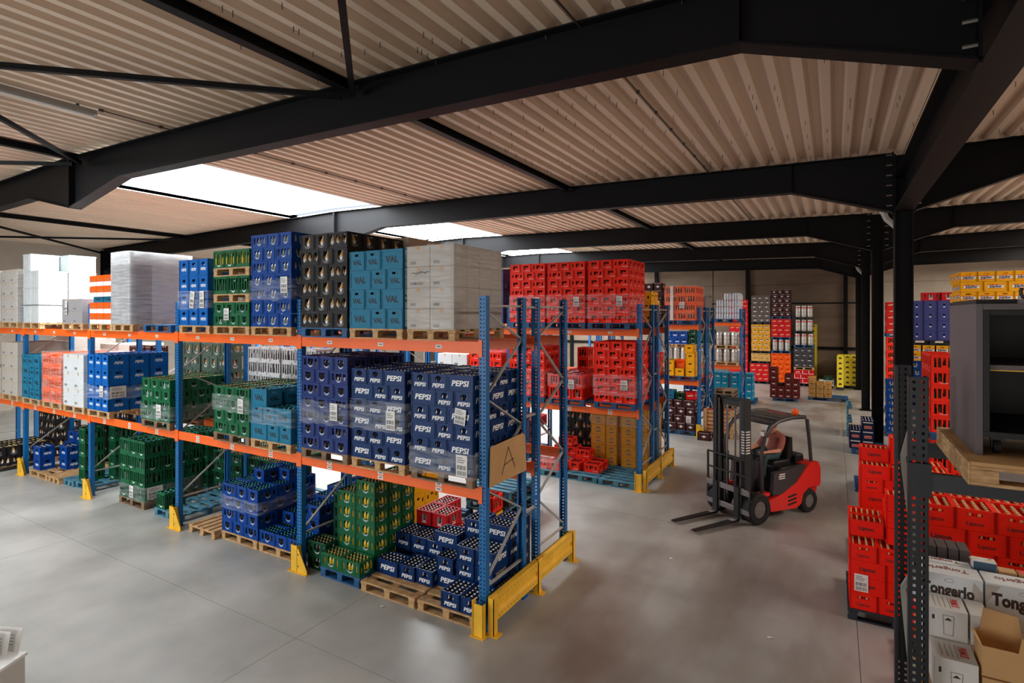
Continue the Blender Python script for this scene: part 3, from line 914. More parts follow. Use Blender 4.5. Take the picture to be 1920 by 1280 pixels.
def crate(key, x, y, z, rz, label, group, detail=2):
    k = K[key]
    o = ob(k['name'], k['all'] if detail == 0 else k['body'], None, (x, y, z), rz, label, k['cat'], group)
    if detail:
        if k['let']:
            ob('lettering', k['let'], o, kind=None if k['txt'] else 'stuff')
        if k['bot']:
            ob('bottles', k['bot'], o, kind='stuff')
    return o


def stack(key, where, x, y, z, layers, cols='EES', depth=1.2, show='F', detail=1, h=None, jitter=0.004, alt=True, skip=(), rows=None, flank=2):
    """a pallet load: x,y = left front bottom corner, front faces -y.
    cols: E = crate end to the front (0.3 wide), S = side to the front (0.4 wide).
    show: F front row, R right flank, L left flank, T all of the top layer."""
    k = K[key]
    hh = h or k['h']
    grp = '%s crates %s' % (k['desc'], where)
    for ly in range(layers):
        cc = cols[::-1] if (alt and ly % 2) else cols
        cx = x
        nc = len(cc)
        for ci, c in enumerate(cc):
            w, dp = (k['w'], k['d']) if c == 'E' else (k['d'], k['w'])
            nr = max(1, int(round(depth / dp - 0.2))) if rows is None else rows
            for r in range(nr):
                vis = (r == 0 and 'F' in show) or (ci == nc - 1 and 'R' in show and r < flank) or (ci == 0 and 'L' in show and r < flank) or (ly == layers - 1 and 'T' in show) or (r == nr - 1 and 'B' in show)
                if not vis or (ly, ci, r) in skip:
                    continue
                if r == 0:
                    pos = '%s across front' % ORD[ci]
                elif ly == layers - 1 and 'T' in show:
                    pos = '%s across, %s back' % (ORD[ci], ORD[r])
                else:
                    pos = '%s back on %s' % (ORD[r], 'right' if ci == nc - 1 else ('left' if ci == 0 else ORD[ci]))
                lab = '%s crate, %s layer, %s, %s' % (k['desc'], ORD[ly], pos, where)
                crate(key, cx + w / 2 + random.uniform(-jitter, jitter) * 0.4, y + dp * (r + 0.5) + random.uniform(0, jitter), z + ly * hh,
                      0 if c == 'E' else PI / 2, lab, grp, detail)
            cx += w
    return z + layers * hh


# ------------------------------------------------------------------ pallets
_PAL = {}


def pallet_parts(w, d, along, m):
    """nine-block pallet, deck boards running along x or y; returns named pieces"""
    key = (w, d, along, m.name)
    if key in _PAL:
        return _PAL[key]
    L, S = (w, d) if along == 'x' else (d, w)     # boards have length L, spread over S

    def bx(l0, l1, s0, s1, z0, z1):
        b = MB()
        if along == 'x':
            b.bbox(l0, l1, s0, s1, z0, z1, m, 0.004)
        else:
            b.bbox(s0, s1, l0, l1, z0, z1, m, 0.004)
        return b
    P = []
    nb = 6 if S > 0.95 else 5
    wd = 0.118
    gap = (S - nb * wd) / (nb - 1)
    for i in range(nb):
        P.append(('deck_board', bx(0, L, i * (wd + gap), i * (wd + gap) + wd, 0.122, 0.144)))
    for l in (0, L / 2 - 0.06, L - 0.12):
        P.append(('stringer_board', bx(l, l + 0.12, 0, S, 0.1, 0.122)))
        for s in (0, S / 2 - 0.05, S - 0.1):
            P.append(('block', bx(l + 0.01, l + 0.11, s, s + 0.1, 0.02, 0.1)))
    for s in (0, S / 2 - 0.05, S - 0.1):
        P.append(('bottom_board', bx(0, L, s, s + 0.1, 0.0, 0.02)))
    al = MB()
    for n, b in P:
        al.add(b)
    _PAL[key] = [(n, b.mesh(n)) for n, b in P], al.mesh('pallet')
    return _PAL[key]


PMAT = {'wood': M_WOOD, 'old': M_WOOD2, 'blue': M_PBLUE, 'faded': M_PTEAL, 'dark': M_PDARK}
PDESC = {'wood': 'pale pine', 'old': 'weathered brown wooden', 'blue': 'blue painted wooden', 'faded': 'faded blue wooden', 'dark': 'dark plastic'}


def pallet(kind_, where, x, y, z, w=1.0, d=1.2, along='x', detail=0, group=None, label=None):
    parts, whole = pallet_parts(w, d, along, PMAT[kind_])
    lab = label or '%s pallet %s' % (PDESC[kind_], where)
    if not detail:
        return ob('pallet', whole, None, (x, y, z), 0, lab, 'pallet', group or 'pallets')
    o = ob('pallet', None, None, (x, y, z), 0, lab, 'pallet', group or 'pallets')
    for n, me in parts:
        ob(n, me, o)
    return o


def film(where, x0, x1, y0, y1, z0, z1, m=None, wob=0.006, label=None, top=False):
    """a band of stretch film pulled round a load"""
    m = m or M_FILM
    b = MB()
    e = 0.012
    x0, x1, y0, y1 = x0 - e, x1 + e, y0 - e, y1 + e
    nz, ns = 4, 10
    ring = []
    per = [(x0 + (x1 - x0) * i / ns, y0, 0, -1) for i in range(ns)] + [(x1, y0 + (y1 - y0) * i / ns, 1, 0) for i in range(ns)] + \
          [(x1 - (x1 - x0) * i / ns, y1, 0, 1) for i in range(ns)] + [(x0, y1 - (y1 - y0) * i / ns, -1, 0) for i in range(ns)]
    N = len(per)
    v = []
    for j in range(nz + 1):
        for i, (x, y, nx, ny) in enumerate(per):
            w_ = abs(random.gauss(0, wob))
            if i % ns == 0:
                w_ = 0.004
            zz = z0 + (z1 - z0) * j / nz + (random.uniform(-1, 1) * 0.02 if j in (0, nz) and not top else 0)
            v.append((x + nx * w_, y + ny * w_, zz))
    f = []
    for j in range(nz):
        for i in range(N):
            k2 = (i + 1) % N
            f.append((j * N + i, j * N + k2, (j + 1) * N + k2, (j + 1) * N + i))
    if top:
        f.append(tuple(range(nz * N, nz * N + N)))
    b.geo(v, f, m)
    me = b.mesh('stretch_film')
    me.polygons.foreach_set('use_smooth', [True] * len(me.polygons))
    return ob('stretch_film', me, None, (0, 0, 0), 0, label or 'clear stretch film wound round %s' % where, 'film', 'stretch film round pallet loads')


_PLB = None


def paper(where, x, y, z, face='F', w=0.15, h=0.21, tilt=0.0):
    global _PLB
    if _PLB is None:
        b = MB()
        b.box(-0.5, 0.5, -0.002, 0, -0.5, 0.5, M_PAPER)
        q = MB()
        for zz, s in ((0.36, 0.5), (0.26, 0.7), (0.16, 0.6)):
            q.box(-0.4, -0.4 + s, -0.0026, -0.0018, zz - 0.02, zz + 0.02, M_BAR)
        xx = -0.4
        for zz in (-0.08, -0.34):
            xx = -0.4
            while xx < 0.38:
                ww = random.uniform(0.015, 0.05)
                q.box(xx, xx + ww, -0.0026, -0.0018, zz - 0.1, zz + 0.1, M_BLACKP)
                xx += ww + random.uniform(0.02, 0.05)
        _PLB = b.mesh('pallet_label'), q.mesh('barcode')
    o = ob('pallet_label', _PLB[0], None, (x, y, z), 0, 'white printed pallet label on %s' % where, 'label', 'pallet labels')
    o.rotation_euler = (0, tilt, {'F': 0, 'R': PI / 2, 'L': -PI / 2}[face])
    o.scale = (w, 1, h)
    ob('barcode', _PLB[1], o)
    return o


# ------------------------------------------------------------------ racks
def post_mesh(h, m, w=0.1, d=0.085, pitch=0.05, name='upright'):
    """cold-rolled C post, web towards -y with two rows of slots, origin at the outer web foot centre"""
    b = MB()
    hw = w / 2
    xs = [(-hw, -0.034, 0), (-0.034, -0.016, 1), (-0.016, 0.016, 0), (0.016, 0.034, 1), (0.034, hw, 0)]
    for y in (0.0, 0.003):
        for x0, x1, hole in xs:
            if not hole:
                b.poly([(x0, y, 0), (x1, y, 0), (x1, y, h), (x0, y, h)], m)
            else:
                z = 0.0
                hh = pitch * 0.42
                zz = pitch * 0.5
                while zz + hh < h:
                    b.poly([(x0, y, z), (x1, y, z), (x1, y, zz), (x0, y, zz)], m)
                    z = zz + hh
                    zz += pitch
                b.poly([(x0, y, z), (x1, y, z), (x1, y, h), (x0, y, h)], m)
    for s in (-1, 1):
        b.box(s * hw - 0.0015, s * hw + 0.0015, 0, d, 0, h, m)
        b.box(min(s * hw, s * (hw - 0.022)), max(s * hw, s * (hw - 0.022)), d - 0.003, d, 0, h, m)
    b.box(-hw - 0.02, hw + 0.02, -0.03, d + 0.02, 0, 0.008, m)
    return b.mesh(name)


def beam_mesh(L, m, h=0.15, name='beam'):
    b = MB()
    b.prism([(0, -h / 2), (0, h / 2), (0.028, h / 2), (0.028, h / 2 - 0.028), (0.05, h / 2 - 0.028), (0.05, -h / 2)], 'x', 0.05, L - 0.05, m)
    b.box(0.05, L - 0.05, -0.004, 0.0, -0.022, 0.022, m)
    for x0, x1 in ((0.0, 0.056), (L - 0.056, L)):
        b.box(x0, x1, -0.012, -0.003, -0.115, 0.1, m)
        b.box(x0 + (0.046 if x0 > 0.1 else 0) * 0, x0 + 0.05, -0.012, 0.0, -0.115, -0.1, m)
    return b.mesh(name)


POST = post_mesh(4.18, M_BLUE)
ZIG = [(0, 4.0), (1, 3.6), (0, 2.9), (1, 2.42), (0, 1.75), (1, 1.25), (0, 0.58)]
TAG = MB()
TAG.box(-0.05, 0.05, -0.002, 0, -0.025, 0.025, M_PAPER)
TAG.box(-0.03, 0.03, -0.003, -0.002, -0.008, 0.01, M_BAR)
TAG = TAG.mesh('location_tag')
_BM = {}


def rack(label, frames, y0, levels=(1.705, 3.53), depth=1.04, gap=0.34, group=None, tags=True, rear=True):
    """double pallet rack along x; frames = x of the upright frames from right to left"""
    r = ob('pallet_rack', None, None, (frames[0], y0, 0), 0, label, 'rack', group or 'double pallet racks')
    X0, Y0 = frames[0], y0
    rows = [(y0, y0 + depth, 1)] + ([(y0 + 2 * depth + gap, y0 + depth + gap, -1)] if rear else [])
    for fx in frames:
        for (ya, yb, s) in rows:
            for (yy, flip) in ((ya, s < 0), (yb, s > 0)):
                ob('upright', POST, r, (fx - X0, yy - Y0, 0), PI if flip else 0)
            b = MB()
            m1, m2 = ya + s * 0.05, yb - s * 0.05
            yy = (m1, m2)
            for (p, q) in zip(ZIG[:-1], ZIG[1:]):
                br = MB()
                br.bar((0, yy[p[0]] - Y0, p[1]), (0, yy[q[0]] - Y0, q[1]), 0.035, 0.02, M_ZINC)
                ob('brace', br, r, (fx - X0, 0, 0))
            for z in (4.06, 0.53):
                br = MB()
                br.bar((0, m1 - Y0, z), (0, m2 - Y0, z), 0.035, 0.025, M_ZINC)
                ob('brace', br, r, (fx - X0, 0, 0))
        if rear:
            for z in (4.05, 2.5, 1.15):
                br = MB()
                br.bar((0, depth, z), (0, depth + gap, z), 0.04, 0.03, M_ZINC)
                ob('row_spacer', br, r, (fx - X0, 0, 0))
    for fa, fb in zip(frames[:-1], frames[1:]):
        L = round(fa - fb, 3)
        if L not in _BM:
            _BM[L] = beam_mesh(L, M_ORANGE)
        for z in levels:
            for (ya, yb, s) in rows:
                for yy, rot in ((ya, 0 if s > 0 else PI), (yb, PI if s > 0 else 0)):
                    ob('beam', _BM[L], r, ((fb if rot == 0 else fa) - X0, yy - Y0, z), rot)
            if tags:
                for t in (0.2, 0.5, 0.8):
                    for dz in ((0.03, -0.035) if z < 2 else (-0.0,)):
                        ob('location_tag', TAG, r, (fb + L * t - X0, -0.004, z + dz))
    return r


def guard_foot(where, x, y, s=1):
    """folded yellow post protector with a sloping rib"""
    b = MB()
    b.box(x - 0.075, x + 0.075, y - 0.1, y - 0.092, 0, 0.4, M_YELLOW)
    for sx in (-1, 1):
        b.prism([(y - 0.1, 0), (y - 0.1, 0.4), (y - 0.04, 0.4), (y + 0.03, 0.0)], 'x', x + sx * 0.072 - 0.004, x + sx * 0.072 + 0.004, M_YELLOW)
    b.prism([(x + 0.075, 0), (x + 0.075, 0.36), (x + 0.1, 0.36), (x + 0.29, 0.06), (x + 0.29, 0)], 'y', y - 0.1, y - 0.09, M_YELLOW)
    b.box(x - 0.12, x + 0.3, y - 0.13, y - 0.06, 0, 0.008, M_YELLOW)
    o = ob('post_guard', b, None, (0, 0, 0), 0, 'folded yellow post guard bolted to the floor at %s' % where, 'guard', 'yellow post guards')
    q = MB()
    for zz in (0.1, 0.28):
        q.tube([(x + 0.1, y - 0.1, zz), (x + 0.1, y - 0.112, zz)], 0.01, M_BOLT, 6)
    ob('bolt_pair', q, o, kind='stuff')
    return o


def end_guard(where, x, y0, y1):
    r = ob('end_guard', None, None, (x, y0, 0), 0, 'yellow steel crash barrier across the end of %s' % where, 'barrier', 'yellow rack-end barriers')
    L = y1 - y0
    # corner shoes
    for yy in (-0.08, L + 0.08):
        b = MB()
        e_ = -1 if yy < 0 else 1
        ya_, yb_ = sorted((yy - e_ * 0.02, yy + e_ * 0.06))
        b.box(-0.055, 0.085, yy + e_ * 0.04, yy + e_ * 0.048, 0, 0.4, M_YELLOW)
        b.box(-0.065, -0.056, ya_, yb_, 0, 0.44, M_YELLOW)
        b.box(0.076, 0.085, ya_, yb_, 0, 0.4, M_YELLOW)
        b.box(-0.09, 0.11, ya_ - 0.02, yb_ + 0.02, 0, 0.01, M_YELLOW)
        ob('corner_shoe', b, r)
    for (a, c) in ((0.0, L / 2 - 0.01), (L / 2 + 0.01, L)):
        b = MB()
        # sigma-shaped rail
        pr = [(0.09, 0.16), (0.17, 0.16), (0.17, 0.24), (0.14, 0.27), (0.14, 0.31), (0.17, 0.34), (0.17, 0.47), (0.09, 0.47)]
        for p, q in zip(pr[:-1], pr[1:]):
            b.poly([(p[0], a, p[1]), (p[0], c, p[1]), (q[0], c, q[1]), (q[0], a, q[1])], M_YELLOW)
        b.box(0.09, 0.096, a, c, 0.16, 0.47, M_YELLOW)
        for yy in (a, c):
            b.box(0.09, 0.165, yy - 0.004, yy + 0.004, 0.165, 0.465, M_YELLOW)
        ob('rail', b, r)
        h = MB()
        yy = a + 0.05
        while yy < c:
            for zz in (0.42, 0.2):
                h.box(0.17, 0.1712, yy - 0.006, yy + 0.006, zz - 0.006, zz + 0.006, M_BLACKP)
            yy += 0.075
        ob('punched_holes', h, r, kind='stuff')
    for yy in (0.02, L / 2, L - 0.02):
        b = MB()
        b.box(0.1, 0.18, yy - 0.045, yy - 0.035, 0, 0.46, M_YELLOW)
        b.box(0.17, 0.18, yy - 0.045, yy + 0.045, 0, 0.49, M_YELLOW)
        b.box(0.06, 0.24, yy - 0.07, yy + 0.07, 0, 0.01, M_YELLOW)
        ob('foot', b, r)
    return r

# ------------------------------------------------------------------ the racks
FX = [-3.78 - 3.4 * i for i in range(6)]
Z1, Z2 = 1.782, 3.607            # top of the two beam levels
PH = 0.144
L1, L2 = Z1 + PH, Z2 + PH
RA, RB_, RC = 5.76, 12.15, 18.5
rack('blue and orange double pallet rack nearest, carrying the cardboard A sign', FX, RA)
rack('blue and orange double pallet rack second from front, full of red crates', FX[:5], RB_)
rack('blue and orange double pallet rack third from front, with orange wrapped crates', FX[:4], RC, tags=False)
rack('farthest blue and orange pallet rack, with white bottles and steel kegs', [-3.38, -6.78, -10.18], 24.87, tags=False, rear=False)
for i, w_ in enumerate(('the fourth upright from the A sign', 'the third upright from the A sign', 'the second upright from the A sign')):
    guard_foot(w_, FX[4 - i] - 0.0, RA)
guard_foot('the upright between green and navy crates', FX[1], RA)
end_guard('the nearest rack', -3.78, RA + 0.0, RA + 2.42)
end_guard('the second rack', -3.78, RB_, RB_ + 2.42)
guard_foot('the end of the third rack', FX[0], RC)

# ------------------------------------------------------------------ rack A, top shelf, front row
YF_ = 5.67


def onpal(pk, where, x, y, z, w=1.0, detail=0, along='x', d=1.2):
    if isinstance(detail, float):
        d, detail = detail, 0
    pallet(pk, where, x, y, z, w, d, along, detail)
    return z + PH


def shelf(key, where, pk, x, z, layers, cols='SEE', show='FR', detail=1, y=YF_, w=1.0, h=None, **k):
    zz = onpal(pk, 'under the %s crates %s' % (K[key]['desc'], where), x, y, z, w, 1)
    return stack(key, where, x, y, zz, layers, cols, 1.2, show, detail, h, **k)


shelf('black', 'on top shelf', 'blue', -7.04, Z2, 6, show='FRT')
shelf('val', 'on top shelf', 'wood', -6.0, Z2, 4, flank=1)
shelf('pepbig', 'on top shelf', 'wood', -10.35, Z2, 4, cols='EEE', alt=False, w=0.95, flank=1)
film('the tall blue cola crates on top shelf', -10.35, -9.45, YF_, 6.87, L2 + 0.29, L2 + 0.62)
paper('tall blue cola crates on top shelf', -9.6, YF_ - 0.02, L2 + 0.46, w=0.13, h=0.3)
paper('front of tall blue cola crates, top shelf', -9.9, YF_ - 0.02, L2 + 0.46, w=0.13, h=0.3, tilt=0.15)
zt = onpal('wood', 'under short green crates on top shelf', -9.29, YF_, Z2, 1.0, 1)
zt = stack('green', 'lowest on top shelf', -9.29, YF_, zt, 2, 'SEE', 1.2, 'FR')
zt = onpal('wood', 'between short and slatted green crates', -9.29, YF_, zt, 1.0, 1)
zt = stack('greentall', 'between two pallets', -9.29, YF_, zt, 1, 'SEE', 1.2, 'FR', h=0.3)
zt = onpal('wood', 'topmost, under green lemonade crates', -9.29, YF_, zt, 1.0, 1)
stack('greenyel', 'highest on top shelf', -9.29, YF_, zt, 1, 'EES', 1.2, 'FR')
paper('short green crates on top shelf', -8.9, YF_ - 0.01, L2 + 0.2, w=0.14, h=0.2)
shelf('wlblue', 'on top shelf', 'wood', -8.25, Z2, 7, show='FRT', flank=1)
film('the royal-blue bottle crates', -8.25, -7.25, YF_, 6.87, L2 + 0.42, L2 + 0.76)
paper('royal-blue bottle crates on top shelf', -7.4, YF_ - 0.02, L2 + 0.66, w=0.16, h=0.25)


# cartons -----------------------------------------------------------
def carton(x0, x1, y0, y1, z0, z1, m, label, group, rz=0.0, tape=True, name='carton', cat='box', b=0.006):
    o = ob(name, None, None, ((x0 + x1) / 2, (y0 + y1) / 2, z0), rz, label, cat, group)
    q = MB()
    w, d = (x1 - x0) / 2 - 0.002, (y1 - y0) / 2 - 0.002
    q.bbox(-w, w, -d, d, 0, z1 - z0 - 0.002, m, b)
    ob('carton_body', q, o)
    if tape:
        q = MB()
        h = z1 - z0 - 0.002
        q.box(-0.025, 0.025, -d + 0.006, d - 0.006, h, h + 0.001, M_CARD if m != M_CARD else M_CARDIN)
        q.box(-0.025, 0.025, -d - 0.001, -d, h * 0.8, h - 0.006, M_CARD if m != M_CARD else M_CARDIN)
        q.box(-w * 0.7, -w * 0.2, -d - 0.001, -d, h * 0.12, h * 0.26, M_BAR)
        ob('tape', q, o)
    return o


def cartons(where, m, col, x, y, z, nx, ny, nz, w, d, h, show='FRT'):
    for k in range(nz):
        for i in range(nx):
            for j in range(ny):
                if not ((j == 0 and 'F' in show) or (i == nx - 1 and 'R' in show) or (i == 0 and 'L' in show) or (k == nz - 1 and 'T' in show)):
                    continue
                pos = '%s across front' % ORD[i] if j == 0 else '%s across, %s back' % (ORD[i], ORD[j])
                carton(x + i * w, x + (i + 1) * w, y + j * d, y + (j + 1) * d, z + k * h, z + (k + 1) * h, m,
                       '%s carton, %s layer, %s, %s' % (col, ORD[k], pos, where), '%s cartons %s' % (col, where))


zt = onpal('wood', 'under grey wrapped cartons beside the end upright', -4.93, YF_, Z2, 0.8, 1)
cartons('top shelf end', M_GREYBOX, 'grey', -4.93, YF_, zt, 2, 4, 4, 0.39, 0.29, 0.275)
film('the grey cartons at the rack end', -4.93, -4.15, YF_, 6.83, L2 + 0.02, L2 + 1.1, M_FILM, 0.008)
pk = MB()
random.seed(3)
pp = [(-4.83 + 0.016 * i, YF_ - 0.031, L2 + 0.74 + random.uniform(-0.022, 0.022)) for i in range(20)]
for a_, b_ in zip(pp[:-1], pp[1:]):
    pk.bar(a_, b_, 0.006, 0.004, M_BLACKP)
put_text(pk, 'ROOD', (-4.7, YF_ - 0.031, L2 + 0.6), (1, 0, 0), (0, 0, 1), 0.14, M_BLACKP)
ob('handwriting', pk, None, label='black handwriting on the wrapped grey cartons', cat='writing')
# tall wrapped pallet of brown cartons in the rear row
zt = onpal('wood', 'in the rear row under brown cartons', -7.0, 7.0, Z2, 1.0, 0)
cartons('rear row', mat('tan_carton', (182, 160, 140), 0.75), 'tan', -7.0, 7.0, zt, 2, 2, 3, 0.48, 0.58, 0.49, 'FRT')
# left bays of the top shelf
for i, kk in enumerate(range(5)):
    pass
zt = onpal('wood', 'under orange and white crates far along', -13.78, YF_, Z2, 1.0, 1)
P_OW = MB()
P_OW.bbox(-0.145, 0.145, -0.195, 0.195, 0, 0.09, M_WHITE, 0.006)
P_OW.bbox(-0.147, 0.147, -0.197, 0.197, 0.09, 0.22, P_ORANGE, 0.006)
for sx in (-0.07, 0, 0.07):
    P_OW.box(sx - 0.018, sx + 0.018, -0.199, -0.196, 0.1, 0.15, M_CARDIN)
P_OW = P_OW.mesh('orange_white_pack')
for k in range(4):
    for i in range(3):
        for j in range(3):
            if j and i < 2:
                continue
            zz = zt + k * 0.225 + (0.12 if k > 1 else 0)
            ob('drinks_pack', P_OW, None, (-13.62 + i * 0.31, YF_ + 0.2 + 0.4 * j, zz), 0,
               'orange and white drinks pack, %s layer up, %s across, %s row back, top shelf' % (ORD[k], ORD[i], ORD[j]), 'pack', 'orange and white packs on top shelf')
for i in range(2):
    crate('val', -13.55 + i * 0.42, YF_ + 0.22, zt + 0.45, PI / 2, 'teal crate wedged among orange and white packs, %s across' % ORD[i], 'teal crates among the orange packs', 0).scale = (1, 1, 0.44)
# white wrapped pallet
zt = onpal('wood', 'under the tall white wrapped load', -12.775, YF_, Z2, 0.8, 1)
M_DKPACK = mat('charcoal_shrink_pack', (92, 88, 92), 0.5, var=0.1)
for k in range(6):
    for i in range(2):
        for j in range(3):
            m = M_DKPACK if (k < 5 and j == 0) else M_WHITEBOX
            lab = ('charcoal shrink-wrapped pack' if m is M_DKPACK else 'white carton') + ', %s layer up, %s across, %s row back, inside white film' % (ORD[k], ORD[i], ORD[j])
            carton(-12.8 + i * 0.37, -12.8 + (i + 1) * 0.37, YF_ + j * 0.4, YF_ + (j + 1) * 0.4, zt + k * 0.24, zt + (k + 1) * 0.24, m, lab, 'packs under the white film', tape=(m is M_DKPACK))
film('the tall white wrapped load', -12.8, -12.06, YF_, 6.87, L2, L2 + 1.46, M_FILMH, 0.014, top=True)
for k in range(2):
    pallet('blue', 'lying empty beside the white wrapped load, %s' % ('lower' if k == 0 else 'upper'), -11.7, YF_ + 0.05, Z2 + k * 0.002 if k == 0 else Z2 + 0.146, 1.0, 1.2, 'x', 0) if k == 0 else None
# white crates, grey box, wrapped cartons at far left
zt = onpal('wood', 'under the white slatted crates', -17.2, YF_, Z2, 1.0, 1)
M_WH2 = plast('pale_mint_lid', (150, 194, 176))
M_WHC = plast('white_bin_plastic', (196, 200, 200))
WB = MB()
WB.bbox(-0.215, 0.215, -0.29, 0.29, 0, 0.41, M_WHC, 0.012)
WB.box(-0.22, 0.22, -0.295, 0.295, 0.385, 0.41, M_WHC)
WB.box(-0.2, 0.2, -0.275, 0.275, 0.41, 0.416, M_WH2)
for sx in (-0.14, -0.05, 0.05, 0.14):
    WB.box(sx - 0.008, sx + 0.008, -0.298, -0.288, 0.02, 0.38, M_WHC)
    WB.box(0.214, 0.222, sx * 1.5 - 0.008, sx * 1.5 + 0.008, 0.02, 0.38, M_WHC)
WB = WB.mesh('white_bin')
for k in range(4):
    for i in range(2):
        for j in range(2):
            if k == 3 and (i == 1) and j == 0:
                continue
            ob('storage_bin', WB, None, (-16.96 + i * 0.45, YF_ + 0.3 + j * 0.6, zt + k * 0.415), 0,
               'white lidded storage bin, %s layer up, %s across, %s row back, far top shelf' % (ORD[k], ORD[i], ORD[j]), 'bin', 'white storage bins')
q = MB()
q.tube([(-17.2, YF_ - 0.01, zt + 0.42), (-16.28, YF_ - 0.01, zt + 0.42), (-16.27, 6.87, zt + 0.42)], 0.006, M_BLACKP, 5)
ob('packing_strap', q, None, label='dark strap round the white storage bins', cat='strap')
zt = onpal('wood', 'under the small grey wrapped cartons', -15.06, YF_, Z2, 1.0, 0)
cartons('small load on far top shelf', mat('grey_film_carton', (150, 148, 150), 0.35), 'grey', -15.06, YF_, zt, 2, 2, 2, 0.48, 0.58, 0.27)
paper('small grey wrapped cartons', -14.8, YF_ - 0.02, zt + 0.35, w=0.1, h=0.3)
for i, (xa, n_) in enumerate(((-18.46, 'beside'), (-19.5, 'two away from'))):
    zt = onpal('wood', 'under pale wrapped cartons %s the white bins' % n_, xa, YF_, Z2, 1.0, 0)
    cartons('%s the white bins' % n_, M_GREYBOX, 'pale grey', xa, YF_, zt, 2, 2, 4, 0.49, 0.58, 0.33)
    film('the pale cartons %s the white bins' % n_, xa, xa + 0.98, YF_, 6.83, zt, zt + 1.3, M_FILM, 0.01)

# ------------------------------------------------------------------ rack A, middle shelf, front row
shelf('wlviolet', 'on middle shelf', 'old', -7.03, Z1, 7, show='FRT', flank=1)
film('the faded blue crates on middle shelf', -7.03, -6.03, YF_, 6.87, L1 + 0.4, L1 + 0.74)
paper('faded blue crates on middle shelf', -6.3, YF_ - 0.02, L1 + 0.6, w=0.15, h=0.25)
K['pepsi']['bot'] and None
shelf('pepsi', 'second from the sign', 'wood', -5.96, Z1, 6, show='FRT', flank=1)
film('the second navy cola stack from the A sign', -5.96, -4.96, YF_, 6.87, L1 + 0.42, L1 + 0.84)
paper('second navy cola stack from the A sign', -5.2, YF_ - 0.02, L1 + 0.58, w=0.16, h=0.26)
paper('flank of the second navy cola stack', -4.94, 5.95, L1 + 0.56, 'R', w=0.2, h=0.28)
shelf('pepsi', 'behind the A sign', 'old', -4.86, Z1, 6, show='FRT', flank=9)
film('the foot of the navy cola stack behind the A sign', -4.86, -3.86, YF_, 6.87, L1 - 0.05, L1 + 0.3)
paper('foot of the navy cola stack behind the sign', -4.02, YF_ - 0.02, L1 + 0.13, w=0.17, h=0.27)
paper('navy cola crate above the middle, torn and skewed', -4.05, YF_ - 0.012, L1 + 0.74, w=0.17, h=0.2, tilt=0.12)
paper('flank of the navy cola stack behind the sign', -3.842, 5.86, L1 + 0.14, 'R', w=0.16, h=0.24)
shelf('green', 'beside the teal stack', 'old', -9.29, Z1, 4, show='FRT')
film('the green crates beside the teal stack', -9.29, -8.29, YF_, 6.87, L1 + 0.38, L1 + 0.66)
paper('green crates beside the teal stack', -8.5, YF_ - 0.02, L1 + 0.5, w=0.14, h=0.24)
zt = onpal('wood', 'under the teal crates on middle shelf', -8.26, YF_, Z1, 1.0, 1)
stack('val', 'on middle shelf', -8.26, YF_, zt, 2, 'SEE', 1.2, 'FRT', flank=1)
for (x, y, r_, n_) in ((-8.05, YF_ + 0.15, 1, 'front corner'), (-8.05, YF_ + 0.5, 1, 'behind the front corner'), (-7.75, YF_ + 0.95, 0, 'far side'), (-7.42, YF_ + 0.95, 0, 'far edge')):
    crate('val', x, y, zt + 2 * 0.272, PI / 2 * r_, 'teal bottle crate on top of middle-shelf teal stack, %s' % n_, 'teal bottle crates on middle shelf', 1)
film('the teal crates on middle shelf', -8.26, -7.26, YF_, 6.87, L1 + 0.27, L1 + 0.52)
shelf('pepbig', 'on middle shelf', 'wood', -13.86, Z1, 4, cols='EEE', alt=False, show='FRT', w=0.95, flank=9)
film('the tall blue cola crates on middle shelf', -13.86, -12.96, YF_, 6.87, L1 + 0.25, L1 + 0.52)
paper('tall blue cola crates, flank', -12.94, 5.85, L1 + 0.4, 'R', w=0.3, h=0.24)
paper('tall blue cola crates, front, middle shelf', -13.2, YF_ - 0.02, L1 + 0.42, w=0.14, h=0.22)
shelf('green', 'beside the tall blue crates', 'old', -11.65, Z1, 4, show='FRT', flank=9)
film('the green crates beside tall blue ones', -11.65, -10.65, YF_, 6.87, L1 + 0.02, L1 + 0.3)
paper('green crates beside tall blue ones', -11.0, YF_ - 0.02, L1 + 0.2, w=0.16, h=0.24)
shelf('val', 'at the far left', 'wood', -17.22, Z1, 4, show='FR', detail=0, h=0.26, flank=1)
zt = onpal('wood', 'under orange film-wrapped crates at the far left', -16.08, YF_, Z1, 1.0, 0)
stack('orangec', 'under film, far left', -16.08, YF_, zt, 4, 'SEE', 1.2, 'FRT', 0)
film('the orange crates at the far left', -16.08, -15.08, YF_, 6.87, zt, zt + 1.16, M_FILMO, 0.03, top=True)
zt = onpal('wood', 'under white cartons on middle shelf', -15.0, YF_, Z1, 1.0, 0)
cartons('middle shelf', M_WHITEBOX, 'white', -15.0, YF_, zt, 2, 3, 3, 0.48, 0.39, 0.38)
film('the white cartons on middle shelf', -15.0, -14.04, YF_, 6.84, zt, zt + 0.55)
for xa, n_, hh in ((-18.46, 'far middle shelf', 4), (-19.5, 'farthest middle shelf', 2)):
    zt = onpal('wood', 'on the %s' % n_, xa, YF_, Z1, 1.0, 0)
    cartons(n_, M_GREYBOX, 'pale grey', xa, YF_, zt, 2, 2, hh, 0.48, 0.58, 0.33)

